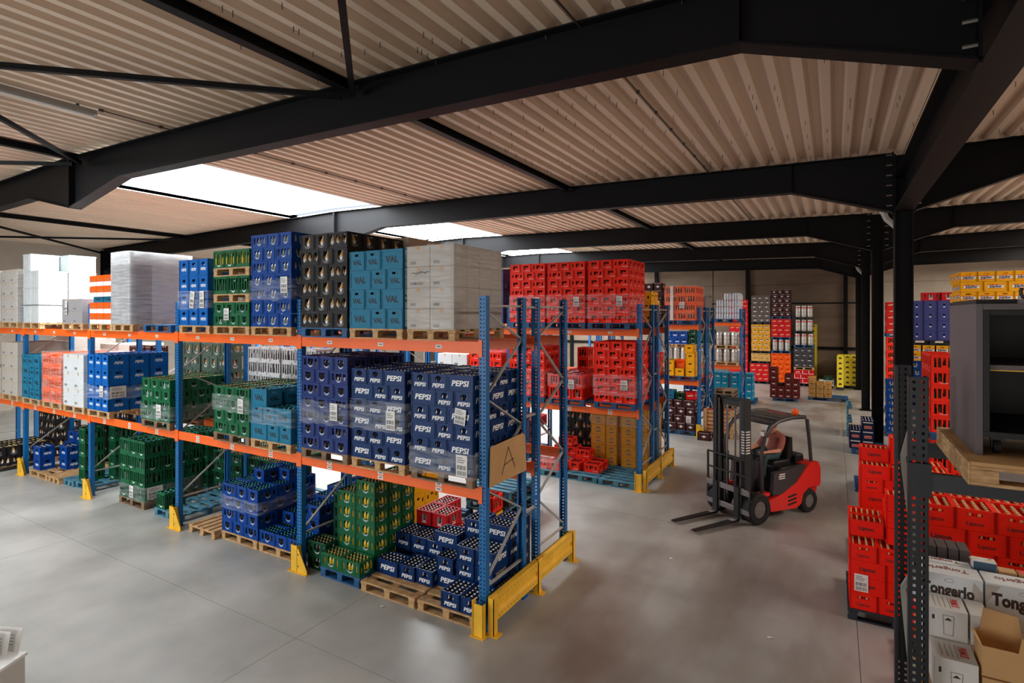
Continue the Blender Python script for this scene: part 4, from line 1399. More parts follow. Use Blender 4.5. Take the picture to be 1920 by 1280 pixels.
# ------------------------------------------------------------------ rack A, rear row
YR = 7.08
for x, n_ in ((-13.1, 'nearest the tall blue crates'), (-12.05, 'second in rear row')):
    zt = onpal('wood', 'under grey-green crates %s' % n_, x, YR, Z1)
    stack('olive', n_, x, YR, zt, 5, 'SEE', 1.2, 'F', 0)
for x, n_ in ((-10.4, 'rear row'), (-9.35, 'rear row, next')):
    zt = onpal('wood', 'under white slatted crates, %s' % n_, x, YR, Z1)
    stack('white', n_, x, YR, zt, 5, 'SEE', 1.2, 'F', 0, h=0.27)
zt = onpal('wood', 'under pale cartons in the far rear row', -16.6, YR, Z1)
cartons('far rear row', M_GREYBOX, 'pale', -16.6, YR, zt, 2, 2, 3, 0.48, 0.55, 0.42)
zt = onpal('wood', 'under dark brown crates in the rear row', -15.12, YR, Z1)
stack('brown', 'rear row', -15.12, YR, zt, 5, 'SEE', 1.2, 'F', 0)
zt = onpal('wood', 'under pale cartons farthest in the rear row', -19.2, YR, Z1)
cartons('farthest rear row', M_GREYBOX, 'pale', -19.2, YR, zt, 2, 2, 4, 0.48, 0.55, 0.36)

# ------------------------------------------------------------------ rack A, floor
# bay by the end guard: navy cola crates stepping up
BOT = MB()
BOT.lathe([(0.026, 0.0), (0.027, 0.11), (0.012, 0.15), (0.0115, 0.168)], 0, 0, M_GLASSD, 8)
BOTCAP = MB()
BOTCAP.lathe([(0.0145, 0.168), (0.0145, 0.176), (0.012, 0.181)], 0, 0, M_CAPW, 8)
BOT, BOTCAP = BOT.mesh('bottle_glass'), BOTCAP.mesh('cap')
NB = [0]


def opencrate(key, x, y, z, rz, label, group, loose=False, lname=''):
    """crate with x,y = left front corner; loose: each bottle its own thing"""
    k = K[key]
    w, d = (k['w'], k['d']) if not rz else (k['d'], k['w'])
    if not loose:
        return crate(key, x + w / 2, y + d / 2, z, rz, label, group, 1)
    o = crate(key, x + w / 2, y + d / 2, z, rz, label, group, 1)
    for ch in list(o.children):
        if ch.name.startswith('bottles'):
            bpy.data.objects.remove(ch)
    nx, ny = (4, 6) if not rz else (6, 4)
    for i in range(nx):
        for j in range(ny):
            b = ob('bottle', BOT, None, (x + w * (i + 0.5) / nx, y + d * (j + 0.5) / ny, z + 0.0155), 0,
                   'cola bottle, white cap, %s across, %s row back, %s' % (ORD[i], ORD[j], lname), 'bottle', 'bottles in the %s' % lname)
            ob('cap', BOTCAP, b)
            NB[0] += 1
    return o


pallet('wood', 'bare at the front, navy cola crates at its back', -5.86, 5.75, 0, 1.0, 1.2, 'x', 1)
pallet('wood', 'at the rack corner under navy cola crates', -4.82, 5.75, 0, 0.96, 1.2, 'x', 1)
z0 = PH
g_ = 'navy cola crates on the floor pallets'
for (x, y, lv, r_, lname, loose) in (
        (-5.84, 6.06, 0, 1, 'front-row crate nearest the green lemonade', True), (-5.44, 6.08, 0, 0, 'front-row crate second from green lemonade', True), (-5.135, 6.1, 0, 0, 'front-row crate third from green lemonade', True),
        (-5.93, 6.56, 0, 0, 'inner base crate one', False), (-5.62, 6.56, 0, 0, 'inner base crate two', False), (-5.3, 6.54, 0, 0, 'inner base crate three', False),
        (-5.93, 6.56, 1, 0, 'raised crate left of red ones', True), (-5.62, 6.56, 1, 0, 'raised crate in front of red ones', True), (-5.3, 6.54, 1, 0, 'raised crate right of red ones', False),
        (-4.98, 6.6, 0, 0, 'inner base crate four', False), (-4.98, 6.6, 1, 0, 'inner second-level crate', False), (-5.08, 6.46, 2, 1, 'third-level crate beside red ones', True),
        (-4.44, 5.77, 0, 0, 'corner crate left of pair', True), (-4.13, 5.77, 0, 0, 'corner crate beside yellow shoe', True),
        (-4.83, 6.18, 0, 1, 'low crate behind bare boards', False), (-4.425, 6.18, 0, 0, 'base crate under staircase', False), (-4.12, 6.18, 0, 0, 'base crate by end frame', False),
        (-4.84, 6.18, 1, 0, 'second-step crate, outer', True), (-4.5, 6.19, 1, 0, 'second-step crate, middle', False), (-4.19, 6.19, 1, 0, 'second-step crate at end frame', False),
        (-4.5, 6.2, 2, 0, 'third-step crate, middle', True), (-4.19, 6.2, 2, 0, 'third-step crate at end frame', True),
        (-4.3, 6.62, 0, 1, 'flank base crate', False), (-4.3, 6.62, 1, 1, 'flank second-level crate', False), (-4.3, 6.62, 2, 1, 'flank third-level crate', False), (-4.3, 6.62, 3, 1, 'topmost crate at end frame', True),
        (-4.3, 6.93, 0, 1, 'rear flank base crate', False), (-4.3, 6.93, 1, 1, 'rear flank second crate', False), (-4.3, 6.93, 2, 1, 'rear flank third crate', False), (-4.3, 6.93, 3, 1, 'rear flank top crate', True),
        (-4.66, 6.62, 0, 0, 'inner base crate', False), (-4.66, 6.62, 1, 0, 'inner second crate', False), (-4.66, 6.62, 2, 0, 'inner third crate', False), (-4.66, 6.62, 3, 0, 'topmost crate, inner', True)):
    opencrate('pepsi', x, y, z0 + lv * 0.21, PI / 2 * r_, 'navy cola crate on floor pallets, %s' % lname, g_, loose and NB[0] < 300, lname)
for (x, y, z, n_, r_) in ((-5.88, 7.0, z0, 'navy cola crate holding up the red ones, outer', 0), (-5.57, 7.0, z0, 'navy cola crate holding up the red ones, inner', 0),
                          (-5.88, 7.0, z0 + 0.21, 'navy cola crate directly under red ones, outer', 0), (-5.57, 7.0, z0 + 0.21, 'navy cola crate directly under red ones, inner', 0), (-5.26, 7.0, z0, 'navy cola crate under the lone low red crate', 0)):
    opencrate('pepsi', x, y, z, 0, n_, g_)
for (x, y, z, n_) in ((-5.86, 6.98, 0.567, 'deep red bottle crate left of pair on navy crates'), (-5.55, 6.98, 0.567, 'deep red bottle crate right of pair on navy crates'), (-5.86, 7.4, 0.567, 'deep red bottle crate behind the pair on navy crates'), (-5.22, 7.0, 0.357, 'deep red bottle crate one step lower beside the pair')):
    opencrate('redtonic', x, y, z, 0, n_, 'deep red bottle crates')
for x in (-5.86,):
    opencrate('pepsi', x, 7.42, z0, 0, 'navy cola crate at the back under red one, lower', g_)
    opencrate('pepsi', x, 7.42, z0 + 0.21, 0, 'navy cola crate at the back under red one, upper', g_)
# green lemonade
pallet('blue', 'under the green lemonade crates on the floor', -6.72, 5.77, 0, 0.82, 1.2, 'x', 1)
for i, x in enumerate((-6.71, -6.31)):
    opencrate('greenlem', x, 5.78, z0, PI / 2, 'open green lemonade crate, %s of two on blue floor pallet' % ORD[i], 'open green lemonade crates')
for ci, (x, n) in enumerate(((-6.72, 5), (-6.32, 6))):
    for l in range(n):
        for r_ in range(3):
            if ci == 0 and r_ and l < n - 1:
                continue
            opencrate('greenlem', x, 6.1 + r_ * 0.3, z0 + l * 0.215, PI / 2, 'green lemonade crate, %s column, %s layer up, %s row back, floor' % (ORD[ci], ORD[l], ORD[r_]), 'green lemonade crates on the floor')
for l in range(2):
    opencrate('greendk', -7.12, 5.87, l * 0.215, PI / 2, 'dark green crate on bare floor by yellow foot, %s' % ('lower' if l == 0 else 'upper'), 'dark green crates on bare floor')
for l in range(5):
    opencrate('greendk', -7.1, 6.36, l * 0.205, 0, 'dark green crate in narrow column on floor, %s layer up' % ORD[l], 'dark green crates in the narrow column')
zt = onpal('blue', 'under the yellow crate column in the rear row', -6.95, 7.72, 0, 0.8)
stack('yelhole', 'rear row floor', -6.9, 7.72, zt, 4, 'E', 0.8, 'FR', 0)
# bay two floor: blue bottle crates
pallet('wood', 'under the taller blue bottle crates on floor', -9.36, 5.86, 0, 1.0, 1.2, 'x', 1)
stack('wlfloor', 'taller floor stack', -9.36, 5.87, z0, 4, 'EES', 1.2, 'FRT', flank=9)
for (x, y, n_) in ((-9.02, 6.25, 'outer'), (-8.66, 6.5, 'inner')):
    opencrate('wlfloor', x, y, z0 + 0.84, 0, 'blue bottle crate loose on the taller floor stack, %s' % n_, 'loose blue bottle crates')
opencrate('wlfloor', -8.95, 6.7, z0 + 0.84, 0, 'blue bottle crate loose at the back of taller stack', 'loose blue bottle crates')
film('the taller blue bottle stack on the floor', -9.36, -8.36, 5.87, 7.07, z0 + 0.42, z0 + 0.64)
pallet('wood', 'under the stepped blue bottle crates on floor', -8.32, 5.86, 0, 1.0, 1.2, 'x', 1)
stack('wlfloor', 'stepped floor stack', -8.32, 5.87, z0, 1, 'SEE', 1.2, 'FT')
for (x, y, l, n_) in ((-8.26, 6.27, 1, 'one'), (-7.94, 6.29, 1, 'two'), (-8.26, 6.68, 1, 'three'), (-7.95, 6.7, 1, 'four'), (-7.63, 6.68, 1, 'five'), (-7.95, 6.7, 2, 'six'), (-7.63, 6.69, 2, 'seven'), (-7.63, 6.7, 3, 'eight'), (-7.63, 6.27, 1, 'nine'), (-7.63, 6.28, 2, 'ten')):
    opencrate('wlfloor', x, y, z0 + l * 0.21, 0, 'blue bottle crate on stepped floor stack, step %d, place %s' % (l, n_), 'stepped blue bottle crates')
for i in range(2):
    for l in range(5):
        opencrate('wlfloor', -7.95 + i * 0.31, 7.3, z0 + l * 0.21, 0, 'blue bottle crate in rear column %s on floor, %s layer up' % (ORD[i], ORD[l]), 'blue bottle crates in rear columns')
pallet('wood', 'in the rear row under blue bottle columns', -8.2, 7.1, 0, 1.0, 1.2)
pallet('wood', 'lying empty with new pale boards in front of rack', -10.16, 5.74, 0, 0.78, 1.2, 'y', 1)
# bay three floor
pallet('old', 'under the tall slatted green stack on floor', -13.02, 5.9, 0, 1.0, 1.2, 'x', 1)
stack('greentall', 'on the floor', -13.02, 5.91, z0, 4, 'EES', 1.2, 'FRT', flank=9)
film('the foot of the slatted green stack', -13.02, -12.02, 5.91, 7.11, z0, z0 + 0.3)
paper('slatted green stack on floor, front', -12.5, 5.89, z0 + 0.16, w=0.15, h=0.24)
paper('slatted green stack on floor, flank', -12.0, 6.1, z0 + 0.17, 'R', w=0.3, h=0.24)
pallet('faded', 'with one green crate on its corner', -11.6, 5.88, 0, 0.9, 1.2, 'x', 1)
opencrate('greentall', -11.56, 5.9, z0, 0, 'lone slatted green crate on faded blue pallet corner', 'lone green crate')
for x, n_, nl in ((-11.7, 'behind the lone crate', 3), (-10.5, 'rear row middle', 3), (-12.9, 'rear row left', 4)):
    zt = onpal('faded', 'under green crates %s' % n_, x, 7.14, 0)
    stack('greendk' if nl == 3 else 'greentall', n_, x, 7.14, zt, 4, 'SEE', 1.2, 'FRT', 1, h=0.215 if nl == 3 else None)
# bay four floor
pallet('faded', 'small at the green column', -15.5, 5.86, 0, 0.5, 1.2, 'y')
for l in range(4):
    opencrate('greentall', -14.95, 5.95, 0.144 + l * 0.302, 0, 'slatted green crate in column by second guard, %s layer up' % ORD[l], 'slatted green column')
    for j in range(3):
        opencrate('greentall', -14.6 + 0.31 * 0, 6.4 + j * 0.41, 0.144 + l * 0.302, 0, 'slatted green crate behind the column, %s layer up, %s back' % (ORD[l], ORD[j]), 'slatted green column')
pallet('faded', 'under the slatted green column', -14.98, 5.9, 0, 0.75, 1.7, 'x')
pallet('wood', 'with tall royal-blue crates far along', -17.12, 5.78, 0, 1.0, 1.2)
pallet('wood', 'bare beside tall royal-blue crates', -16.08, 5.78, 0, 0.55, 1.2, 'y')
for (x, y, l, r_) in ((-17.1, 5.85, 0, 1), (-17.1, 5.85, 1, 1), (-16.6, 6.2, 0, 1), (-16.6, 6.2, 1, 1), (-17.1, 6.5, 0, 1), (-17.1, 6.5, 1, 1), (-16.6, 6.52, 0, 1), (-16.6, 6.52, 1, 1), (-16.6, 6.52, 2, 1), (-17.0, 6.52, 2, 1)):
    opencrate('pepmid', x, y, z0 + l * 0.282, PI / 2, 'tall royal-blue cola crate on far floor, %s layer, %s, %s row' % (ORD[l], 'outer' if x < -16.8 else 'inner', 'front' if y < 6 else ('middle' if y < 6.5 else 'rear')), 'tall royal-blue crates on the far floor')
for x, n_ in ((-17.2, 'far rear row'), (-16.1, 'far rear row, next')):
    zt = onpal('wood', 'under dark crates in %s' % n_, x, 7.05, 0)
    stack('black', n_, x, 7.05, zt, 6, 'SEE', 1.2, 'F', 0)
zt = onpal('old', 'under black crates at the left edge', -19.0, 5.3, 0)
stack('black', 'at left edge', -19.0, 5.32, zt, 2, 'SEE', 1.2, 'FRT', 0)
zt = onpal('old', 'behind the black crates at the left edge', -19.0, 6.6, 0)
stack('black', 'left edge, back', -19.0, 6.62, zt, 5, 'SEE', 1.0, 'FRT', 0)
# things seen under the rack end, in the aisle behind
for k in range(4):
    pallet('faded' if k % 2 else 'dark', 'in aisle pile, %s from floor' % ORD[k], -6.3, 9.0, k * 0.146, 1.0, 1.0)
crate('coketall', -5.55, 8.75, 0.144 * 2 + 0.01, 0, 'tall red cola crate on a small pile in the aisle', 'aisle pile', 1)
crate('yelhole', -5.55, 8.75, 0.012, 0, 'yellow beer crate at the foot of the aisle pile', 'aisle pile', 1)

# ------------------------------------------------------------------ rack B (second), front row
YB1 = RB_ - 0.07


def shelfB(key, where, pk, x, z, layers, cols='SEE', show='FR', detail=0, y=YB1, w=1.0, h=None, **k):
    return shelf(key, where, pk, x, z, layers, cols, show, detail, y, w, h, **k)


for x, n_ in ((-7.1, 'third top stack'), (-6.05, 'second top stack'), (-4.99, 'end top stack')):
    shelfB('coke', n_, 'blue', x, Z2, 7, 'EES', flank=9 if x > -5.5 else 1)
    film('the red cola %s' % n_, x, x + 1.0, YB1, YB1 + 1.2, L2 + 0.1, L2 + 0.66)
    paper('the red cola %s' % n_, x + 0.78, YB1 - 0.02, L2 + 0.5, w=0.14, h=0.22)
shelfB('vio', 'beside the red top stacks', 'blue', -8.3, Z2, 5, show='R', flank=9)
shelfB('coke', 'tall end middle stack', 'blue', -4.84, Z1, 7, 'SEE', 'FRT', h=0.198, flank=9)
film('the tall red stack at the second rack end', -4.84, -3.84, YB1, YB1 + 1.2, L1 + 0.15, L1 + 0.64)
paper('tall red stack at second rack end', -4.1, YB1 - 0.02, L1 + 0.42, w=0.16, h=0.22)
paper('tall red stack at second rack end, flank', -3.82, YB1 + 0.2, L1 + 0.4, 'R', w=0.2, h=0.22)
shelfB('coketall', 'low middle stack', 'blue', -6.02, Z1, 2, 'EEE', 'FRT', alt=False, w=0.95, flank=9)
film('the low tall-red stack', -6.02, -5.12, YB1, YB1 + 1.2, L1 + 0.28, L1 + 0.6)
paper('low stack of tall red crates', -5.4, YB1 - 0.02, L1 + 0.36, w=0.15, h=0.22)
shelfB('coke', 'left middle stack', 'blue', -7.12, Z1, 6, 'EES', 'FRT', flank=9)
film('the left red middle stack', -7.12, -6.12, YB1, YB1 + 1.2, L1 + 0.05, L1 + 0.66, M_FILM)
shelfB('coke', 'far left middle stack', 'blue', -8.35, Z1, 5, 'EES', 'FRT', flank=1)
zt = onpal('wood', 'under white wrapped cartons on the second rack', -9.4, YB1, Z1)
cartons('second rack middle shelf', M_WHITEBOX, 'white', -9.4, YB1, zt, 2, 2, 3, 0.49, 0.58, 0.32)
shelfB('pepbig', 'second rack middle', 'blue', -10.55 + 0.05 - 1.2, Z1, 3, 'SEE', 'F')
shelfB('pepbig', 'second rack middle, next', 'blue', -10.48 - 0.0, Z1, 3, 'SEE', 'FRT') if False else None
# two loose red crates piles behind the low stack
YB2 = RB_ + 1.36
for i, (x, l) in enumerate(((-5.9, 0), (-5.6, 0), (-5.6, 1), (-5.6, 2), (-5.2, 0))):
    pass
zt = onpal('blue', 'behind the low red stack', -6.1, YB2, Z1)
stack('coketall', 'rear row, low', -6.1, YB2, zt, 2, 'EEE', 1.2, 'F', 0, alt=False)
for l in range(2):
    crate('coketall', -5.72, YB2 + 0.2, zt + 0.58 + 0.29 * l, 0, 'tall red crate perched on rear-row reds, %s' % ('lower' if not l else 'upper'), 'perched red crates', 0)
# second rack, rear row on top
zt = onpal('blue', 'under ochre crates, second rack rear', -4.9, YB2, Z2)
stack('yelhole', 'rear top', -4.9, YB2, zt, 3, 'EES', 1.2, 'FR', 0)
zt = onpal('wood', 'rear top, second rack', -6.1, YB2, Z2)
cartons('second rack rear top', mat('sack_brown', (120, 100, 84), 0.9), 'brown', -6.1, YB2, zt, 2, 2, 3, 0.48, 0.58, 0.46)
zt = onpal('blue', 'rear middle, second rack end', -4.9, YB2, Z1)
stack('redbeer', 'rear middle', -4.9, YB2, zt, 3, 'SEE', 1.2, 'FR', 0)
# second rack, floor
pallet('faded', 'empty on floor, second rack, left of pair', -5.62, 12.12, 0, 0.85, 1.2, 'x', 1)
pallet('faded', 'empty on floor, second rack, right of pair', -4.74, 12.1, 0, 0.88, 1.2, 'x', 1)
pallet('faded', 'under the low wrapped red box', -6.66, 12.1, 0, 0.95, 0.88)
film('a flat red load on the floor', -6.6, -5.75, 12.15, 12.9, PH + 0.004, PH + 0.2, M_FILMO, 0.01, top=True)
crate('coke', -6.3, 12.36, PH, PI / 2, 'red cola crate under film on the floor, left', 'red crates under film on the floor', 0)
crate('coke', -5.93, 12.4, PH, 0, 'red cola crate under film on the floor, right', 'red crates under film on the floor', 0)
for i, (x, y, z, r_) in enumerate(((-5.5, 12.62, PH, 0), (-5.05, 12.6, PH, 1), (-5.05, 12.92, PH, 1), (-5.47, 13.05, PH, 1), (-5.47, 13.05, PH + 0.207, 1), (-5.85, 13.2, 0.15, 0), (-5.85, 13.2, 0.357, 0), (-6.15, 13.2, 0.15, 0), (-6.15, 13.2, 0.357, 0), (-6.0, 13.2, 0.564, 1))):
    crate('coke', x, y, z, PI / 2 * r_, 'red cola crate in the loose heap by yellow crates, %s' % ORD[i], 'loose red crates', 1)
zt = onpal('blue', 'under the loose red crates', -6.42, 12.98 + 0.03, 0, 0.72, 0.78)
for x, n_ in ((-5.42, 'left of the pair'), (-4.62, 'right of the pair')):
    zt = onpal('blue', 'under ochre crates, %s' % n_, x, 13.34, 0, 0.78)
    stack('yellow', n_, x, 13.34, zt, 6, 'SE', 1.2, 'FR', 0, alt=False, h=0.248, flank=9 if x > -5 else 1)
    film('the ochre crates %s' % n_, x, x + 0.7, 13.34, 14.54, zt + 1.0, zt + 1.24)
zt = onpal('blue', 'under black crates behind loose reds', -6.5, 13.84, 0)
stack('black', 'behind loose reds', -6.5, 13.86, zt, 5, 'SEE', 1.0, 'FRT', 0)
zt = onpal('blue', 'with big red crates on the floor of second rack', -8.27, 13.4, 0, 1.0)
stack('coketall', 'second rack floor', -8.22, 13.42, zt, 3, 'EEE', 1.2, 'FRT', 0, alt=False, h=0.29)
for l in range(2):
    crate('coketall', -8.05, 13.64, zt + 0.87 + 0.29 * l, 0, 'tall red crate on top of the floor reds, %s' % ('lower' if not l else 'upper'), 'tall red crates piled on floor', 0)

# ------------------------------------------------------------------ rack C (third)
YC1 = RC - 0.07
YC2 = RC + 1.36
zt = onpal('blue', 'under orange film-wrapped crates on third rack', -4.86, YC1, Z2)
stack('orangec', 'third rack top', -4.86, YC1, zt, 4, 'SEE', 1.2, 'FR', 0, flank=9)
film('the orange crates on third rack', -4.86, -3.86, YC1, YC1 + 1.2, zt, zt + 1.14, film_mat('thin_orange_film', 0.03, (0.95, 0.8, 0.7)), 0.02)
paper('orange crates on third rack', -4.3, YC1 - 0.03, zt + 0.5, w=0.16, h=0.2)
q = MB()
q.box(-4.68, -4.58, YC1 - 0.03, YC1 - 0.02, zt, zt + 1.13, M_PAPER)
ob('film_tape', q, None, label='white tape strip down the orange wrapped crates', cat='tape')
shelf('brown', 'third rack top', 'blue', -5.95, Z2, 5, 'SEE', 'F', 0, YC1)
zt = onpal('blue', 'rear top of third rack', -4.8, YC2, Z2)
cartons('third rack rear top', mat('dull_mauve_carton', (120, 108, 110), 0.6), 'mauve', -4.8, YC2, zt, 2, 2, 2, 0.48, 0.58, 0.4)
zt = onpal('blue', 'under yellow crates on third rack', -4.9, YC1, Z1)
for i, (x, n) in enumerate(((-4.86, 2), (-4.54, 1), (-4.2, 3))):
    for l in range(n):
        for r_ in range(2):
            crate('yelhole', x + 0.15, YC1 + 0.22 + 0.42 * r_, zt + l * 0.255, 0, 'yellow beer crate on third rack, %s column, %s layer up, %s row' % (ORD[i], ORD[l], ORD[r_]), 'yellow crates on third rack', 0)
crate('yelhole', -4.1, YC1 + 0.3, zt + 3 * 0.255, 0, 'yellow beer crate perched highest on third rack middle', 'yellow crates on third rack', 0)
crate('orangefar', -4.38, YC1 + 0.3, zt + 0.256, 0, 'orange crate standing among yellow crates on third rack', 'orange among yellow', 0)
shelf('redbeer', 'third rack middle', 'blue', -6.0, Z1, 3, 'SEE', 'F', 0, YC1)
zt = onpal('blue', 'under dark brown crates on third rack floor', -4.9, RC - 0.03, 0)
stack('brown', 'third rack floor', -4.9, RC - 0.02, zt, 4, 'SEE', 1.2, 'FRT', 0)
paper('dark brown crates on third rack floor', -4.1, RC - 0.04, zt + 0.38, w=0.16, h=0.22)
for x, kk, n_ in ((-4.75, 'val', 'teal'), (-4.4, 'greendk', 'green'), (-4.08, 'redbeer', 'red')):
    crate(kk, x, RC + 0.3, zt + 1.0, 0, '%s crate lying on the dark brown floor stack' % n_, 'crates on dark brown stack', 0)
zt = onpal('blue', 'under dark brown crates, third rack floor, next', -6.0, RC, 0)
stack('brown', 'third rack floor, next', -6.0, RC, zt, 5, 'SEE', 1.2, 'F', 0)
crate('brown', -3.52, 18.1, 0.0, PI / 2, 'lone dark brown crate on the floor by third guard', 'lone brown crate', 1)
# tall slatted wooden crate full of red tins beside the lone brown crate
wb = ob('slatted_box', None, None, (-3.2, 18.98, 0), 0, 'big slatted wooden box on skids beside the third rack', 'crate')
for i in range(6):
    q = MB()
    q.box(-0.45, 0.45, -0.4, -0.38, 0.16 + i * 0.125, 0.25 + i * 0.125, M_WOOD)
    ob('slat', q, wb)
    q = MB()
    q.box(0.43, 0.45, -0.38, 0.4, 0.16 + i * 0.125, 0.25 + i * 0.125, M_WOOD)
    ob('slat', q, wb)
    q = MB()
    q.box(-0.45, -0.43, -0.38, 0.4, 0.16 + i * 0.125, 0.25 + i * 0.125, M_WOOD)
    ob('slat', q, wb)
for sx in (-0.45, 0.35):
    q = MB()
    q.box(sx, sx + 0.1, -0.425, -0.402, 0.0, 0.92, M_WOOD)
    ob('corner_post', q, wb)
q = MB()
q.box(-0.42, 0.42, -0.37, 0.37, 0.14, 0.82, mat('red_tins', (180, 30, 26), 0.5))
ob('filling', q, wb)
q = MB()
q.box(-0.45, 0.45, -0.4, 0.4, 0.08, 0.13, M_WOOD2)
q.box(-0.45, -0.35, -0.4, 0.4, 0, 0.08, M_WOOD2)
q.box(0.35, 0.45, -0.4, 0.4, 0, 0.08, M_WOOD2)
ob('skid', q, wb)


# ------------------------------------------------------------------ kegs and rack D
def keg_mesh(h=0.56, r=0.14, band=None):
    b = MB()
    b.lathe([(r * 0.93, 0), (r * 0.93, 0.04), (r, 0.06), (r, h * 0.3), (r * 0.97, h * 0.33), (r, h * 0.36), (r, h * 0.64), (r * 0.97, h * 0.67), (r, h * 0.7), (r, h - 0.07), (r * 0.9, h - 0.05), (r * 0.93, h)], 0, 0, M_KEG, 12)
    if band:
        b.lathe([(r * 1.005, h * 0.78), (r * 1.005, h * 0.86)], 0, 0, band, 12)
    return b.mesh('keg', True)


KEG, KEGR = keg_mesh(), keg_mesh(0.62, 0.14, M_REDP)


def kegs(where, me, x, y, z, nx, ny, p=0.3):
    for i in range(nx):
        for j in range(ny):
            ob('keg', me, None, (x + p * (i + 0.5), y + p * (j + 0.5), z), 0, 'steel keg, %s across, %s row back, %s' % (ORD[i], ORD[j], where), 'keg', 'steel kegs %s' % where)


YD = 24.8
zt = onpal('blue', 'under white bottle packs on farthest rack', -4.4, YD, Z2)
M_PACK = mat('white_bottle_pack', (206, 212, 222), 0.35, var=0.1, scale=12)
BP = MB()
for i in range(3):
    for j in range(2):
        BP.lathe([(0.045, 0), (0.045, 0.17), (0.018, 0.24), (0.018, 0.27)], -0.1 + 0.1 * i, -0.05 + 0.1 * j, M_PACK, 6)
BP = BP.mesh('bottle_pack')
for l in range(4):
    for i in range(3):
        for j in range(5):
            if l == 3 and i == 0 or (j > 0 and i < 2):
                continue
            ob('bottle_pack', BP, None, (-4.22 + 0.32 * i, YD + 0.14 + j * 0.22, zt + l * 0.275), 0, 'pack of white bottles, %s layer up, %s across, %s row back, farthest rack' % (ORD[l], ORD[i], ORD[j]), 'pack', 'white bottle packs on farthest rack')
shelf('greybeer', 'farthest rack top', 'blue', -5.6, Z2, 4, 'SEE', 'F', 0, YD)
for x, n_ in ((-4.45, 'farthest rack end'), (-5.5, 'farthest rack, next'), (-6.55, 'farthest rack, third')):
    zt = onpal('wood', 'under kegs, %s' % n_, x, YD, Z1)
    kegs(n_, KEG, x + 0.03, YD + 0.02, zt, 3, 3, 0.31)
    zt2 = onpal('wood', 'on the kegs, %s' % n_, x, YD + 0.0, zt + 0.565)
    if x > -4.6:
        kegs('upper tier, %s' % n_, KEG, x + 0.03, YD + 0.02, zt2, 3, 2, 0.31)
    elif x > -5.6:
        stack('greendk', 'on farthest kegs', x, YD, zt2, 3, 'SEE', 0.9, 'FR', 0)
    else:
        stack('pepmid', 'on farthest kegs', x, YD, zt2, 2, 'SEE', 0.9, 'FR', 0)
# teal, brown and tan stacks on the floor before the back wall
for x, y, n_, nl in ((-5.02, 26.4, 'behind the forklift mast', 4), (-4.0, 26.3, 'beside the red-brown crates', 4)):
    zt = onpal('blue', 'under teal water crates %s' % n_, x, y, 0)
    stack('teal2', n_, x, y, zt, nl, 'EEE', 1.2, 'FRT', 0, alt=False, h=0.295, flank=9, rows=2)
zt = onpal('blue', 'under navy cola crates in the far aisle', -5.4, 23.4, 0)
stack('pepsi', 'far aisle', -5.4, 23.4, zt, 5, 'SEE', 1.0, 'FRT', 0)
for l in range(6):
    pallet('old', 'in the far aisle pile, %s from floor' % ORD[l], -4.25, 23.6, l * 0.146, 0.8, 1.0)
zt = onpal('blue', 'under red-brown crates before the back wall', -3.2 + 0.75, 27.9, 0)
for i, n in enumerate((5, 2, 4, 3)):
    for l in range(n):
        for r_ in range(2):
            crate('brown2', -2.4 + i * 0.3, 28.1 + 0.42 * r_ - (0.0 if i else 0.0), zt + l * 0.272, 0, 'red-brown crate before back wall, %s column, %s layer up, %s row' % (ORD[i], ORD[l], ORD[r_]), 'red-brown crates before the back wall', 0)
pallet('blue', 'sticking out under the tan crates', -1.05, 29.0, 0, 1.6, 1.2)
for i, n in enumerate((4, 3, 3)):
    for l in range(n):
        for r_ in range(2):
            crate('tan', -0.88 + i * 0.32, 29.22 + 0.42 * r_, PH + l * 0.222, 0, 'tan crate before back wall, %s column, %s layer up, %s row' % (ORD[i], ORD[l], ORD[r_]), 'tan crates before the back wall', 0)

# ------------------------------------------------------------------ stacks along the back wall
YW = 34.35
zt = onpal('dark', 'under red and white crates at the back wall', -1.94, YW, 0)
zt = stack('redwhite', 'back wall', -1.94, YW, zt, 3, 'SEE', 1.2, 'FR', 0)
zt = onpal('wood', 'on red and white crates', -1.94, YW, zt)
zt = stack('grey', 'back wall', -1.94, YW, zt, 4, 'SEE', 1.2, 'FR', 0)
zt = onpal('blue', 'on charcoal crates at back wall', -1.94, YW, zt)
kegs('banded, right-hand back-wall column', KEGR, -1.92, YW + 0.02, zt, 3, 3, 0.32)
zt = onpal('dark', 'on banded kegs, lower', -1.9, YW, zt + 0.625, 0.9)
kegs('fourth tier at back wall', KEGR, -1.88, YW + 0.02, zt, 3, 3, 0.29)
zt = onpal('dark', 'on banded kegs, upper', -1.9, YW, zt + 0.625, 0.9)
kegs('top tier at back wall', KEGR, -1.88, YW + 0.02, zt, 3, 3, 0.29)
zt = onpal('dark', 'under orange crates at the back wall', -3.08, YW, 0)
zt = stack('orangefar', 'back wall', -3.08, YW, zt, 6, 'SEE', 1.2, 'FR', 0, flank=1)
zt = onpal('blue', 'on orange back-wall crates', -3.08, YW, zt)
kegs('banded, on orange crates', KEGR, -3.06, YW + 0.02, zt, 3, 3, 0.32)
zt = onpal('blue', 'on kegs, middle back-wall column', -3.08, YW, zt + 0.625)
zt = stack('redbeer', 'back wall, middle column', -3.08, YW, zt, 4, 'SEE', 1.2, 'FR', 0, flank=1)
zt = onpal('blue', 'on deep red beer crates', -3.08, YW, zt)
stack('brown', 'top of middle back-wall column', -3.08, YW, zt, 6, 'SEE', 1.2, 'FR', 0)
zt = onpal('dark', 'under deep red crates, left back-wall column', -4.2, YW, 0)
zt = stack('redbeer', 'back wall, left column', -4.2, YW, zt, 4, 'SEE', 1.2, 'F', 0)
zt = onpal('dark', 'on deep red crates, left column', -4.2, YW, zt)
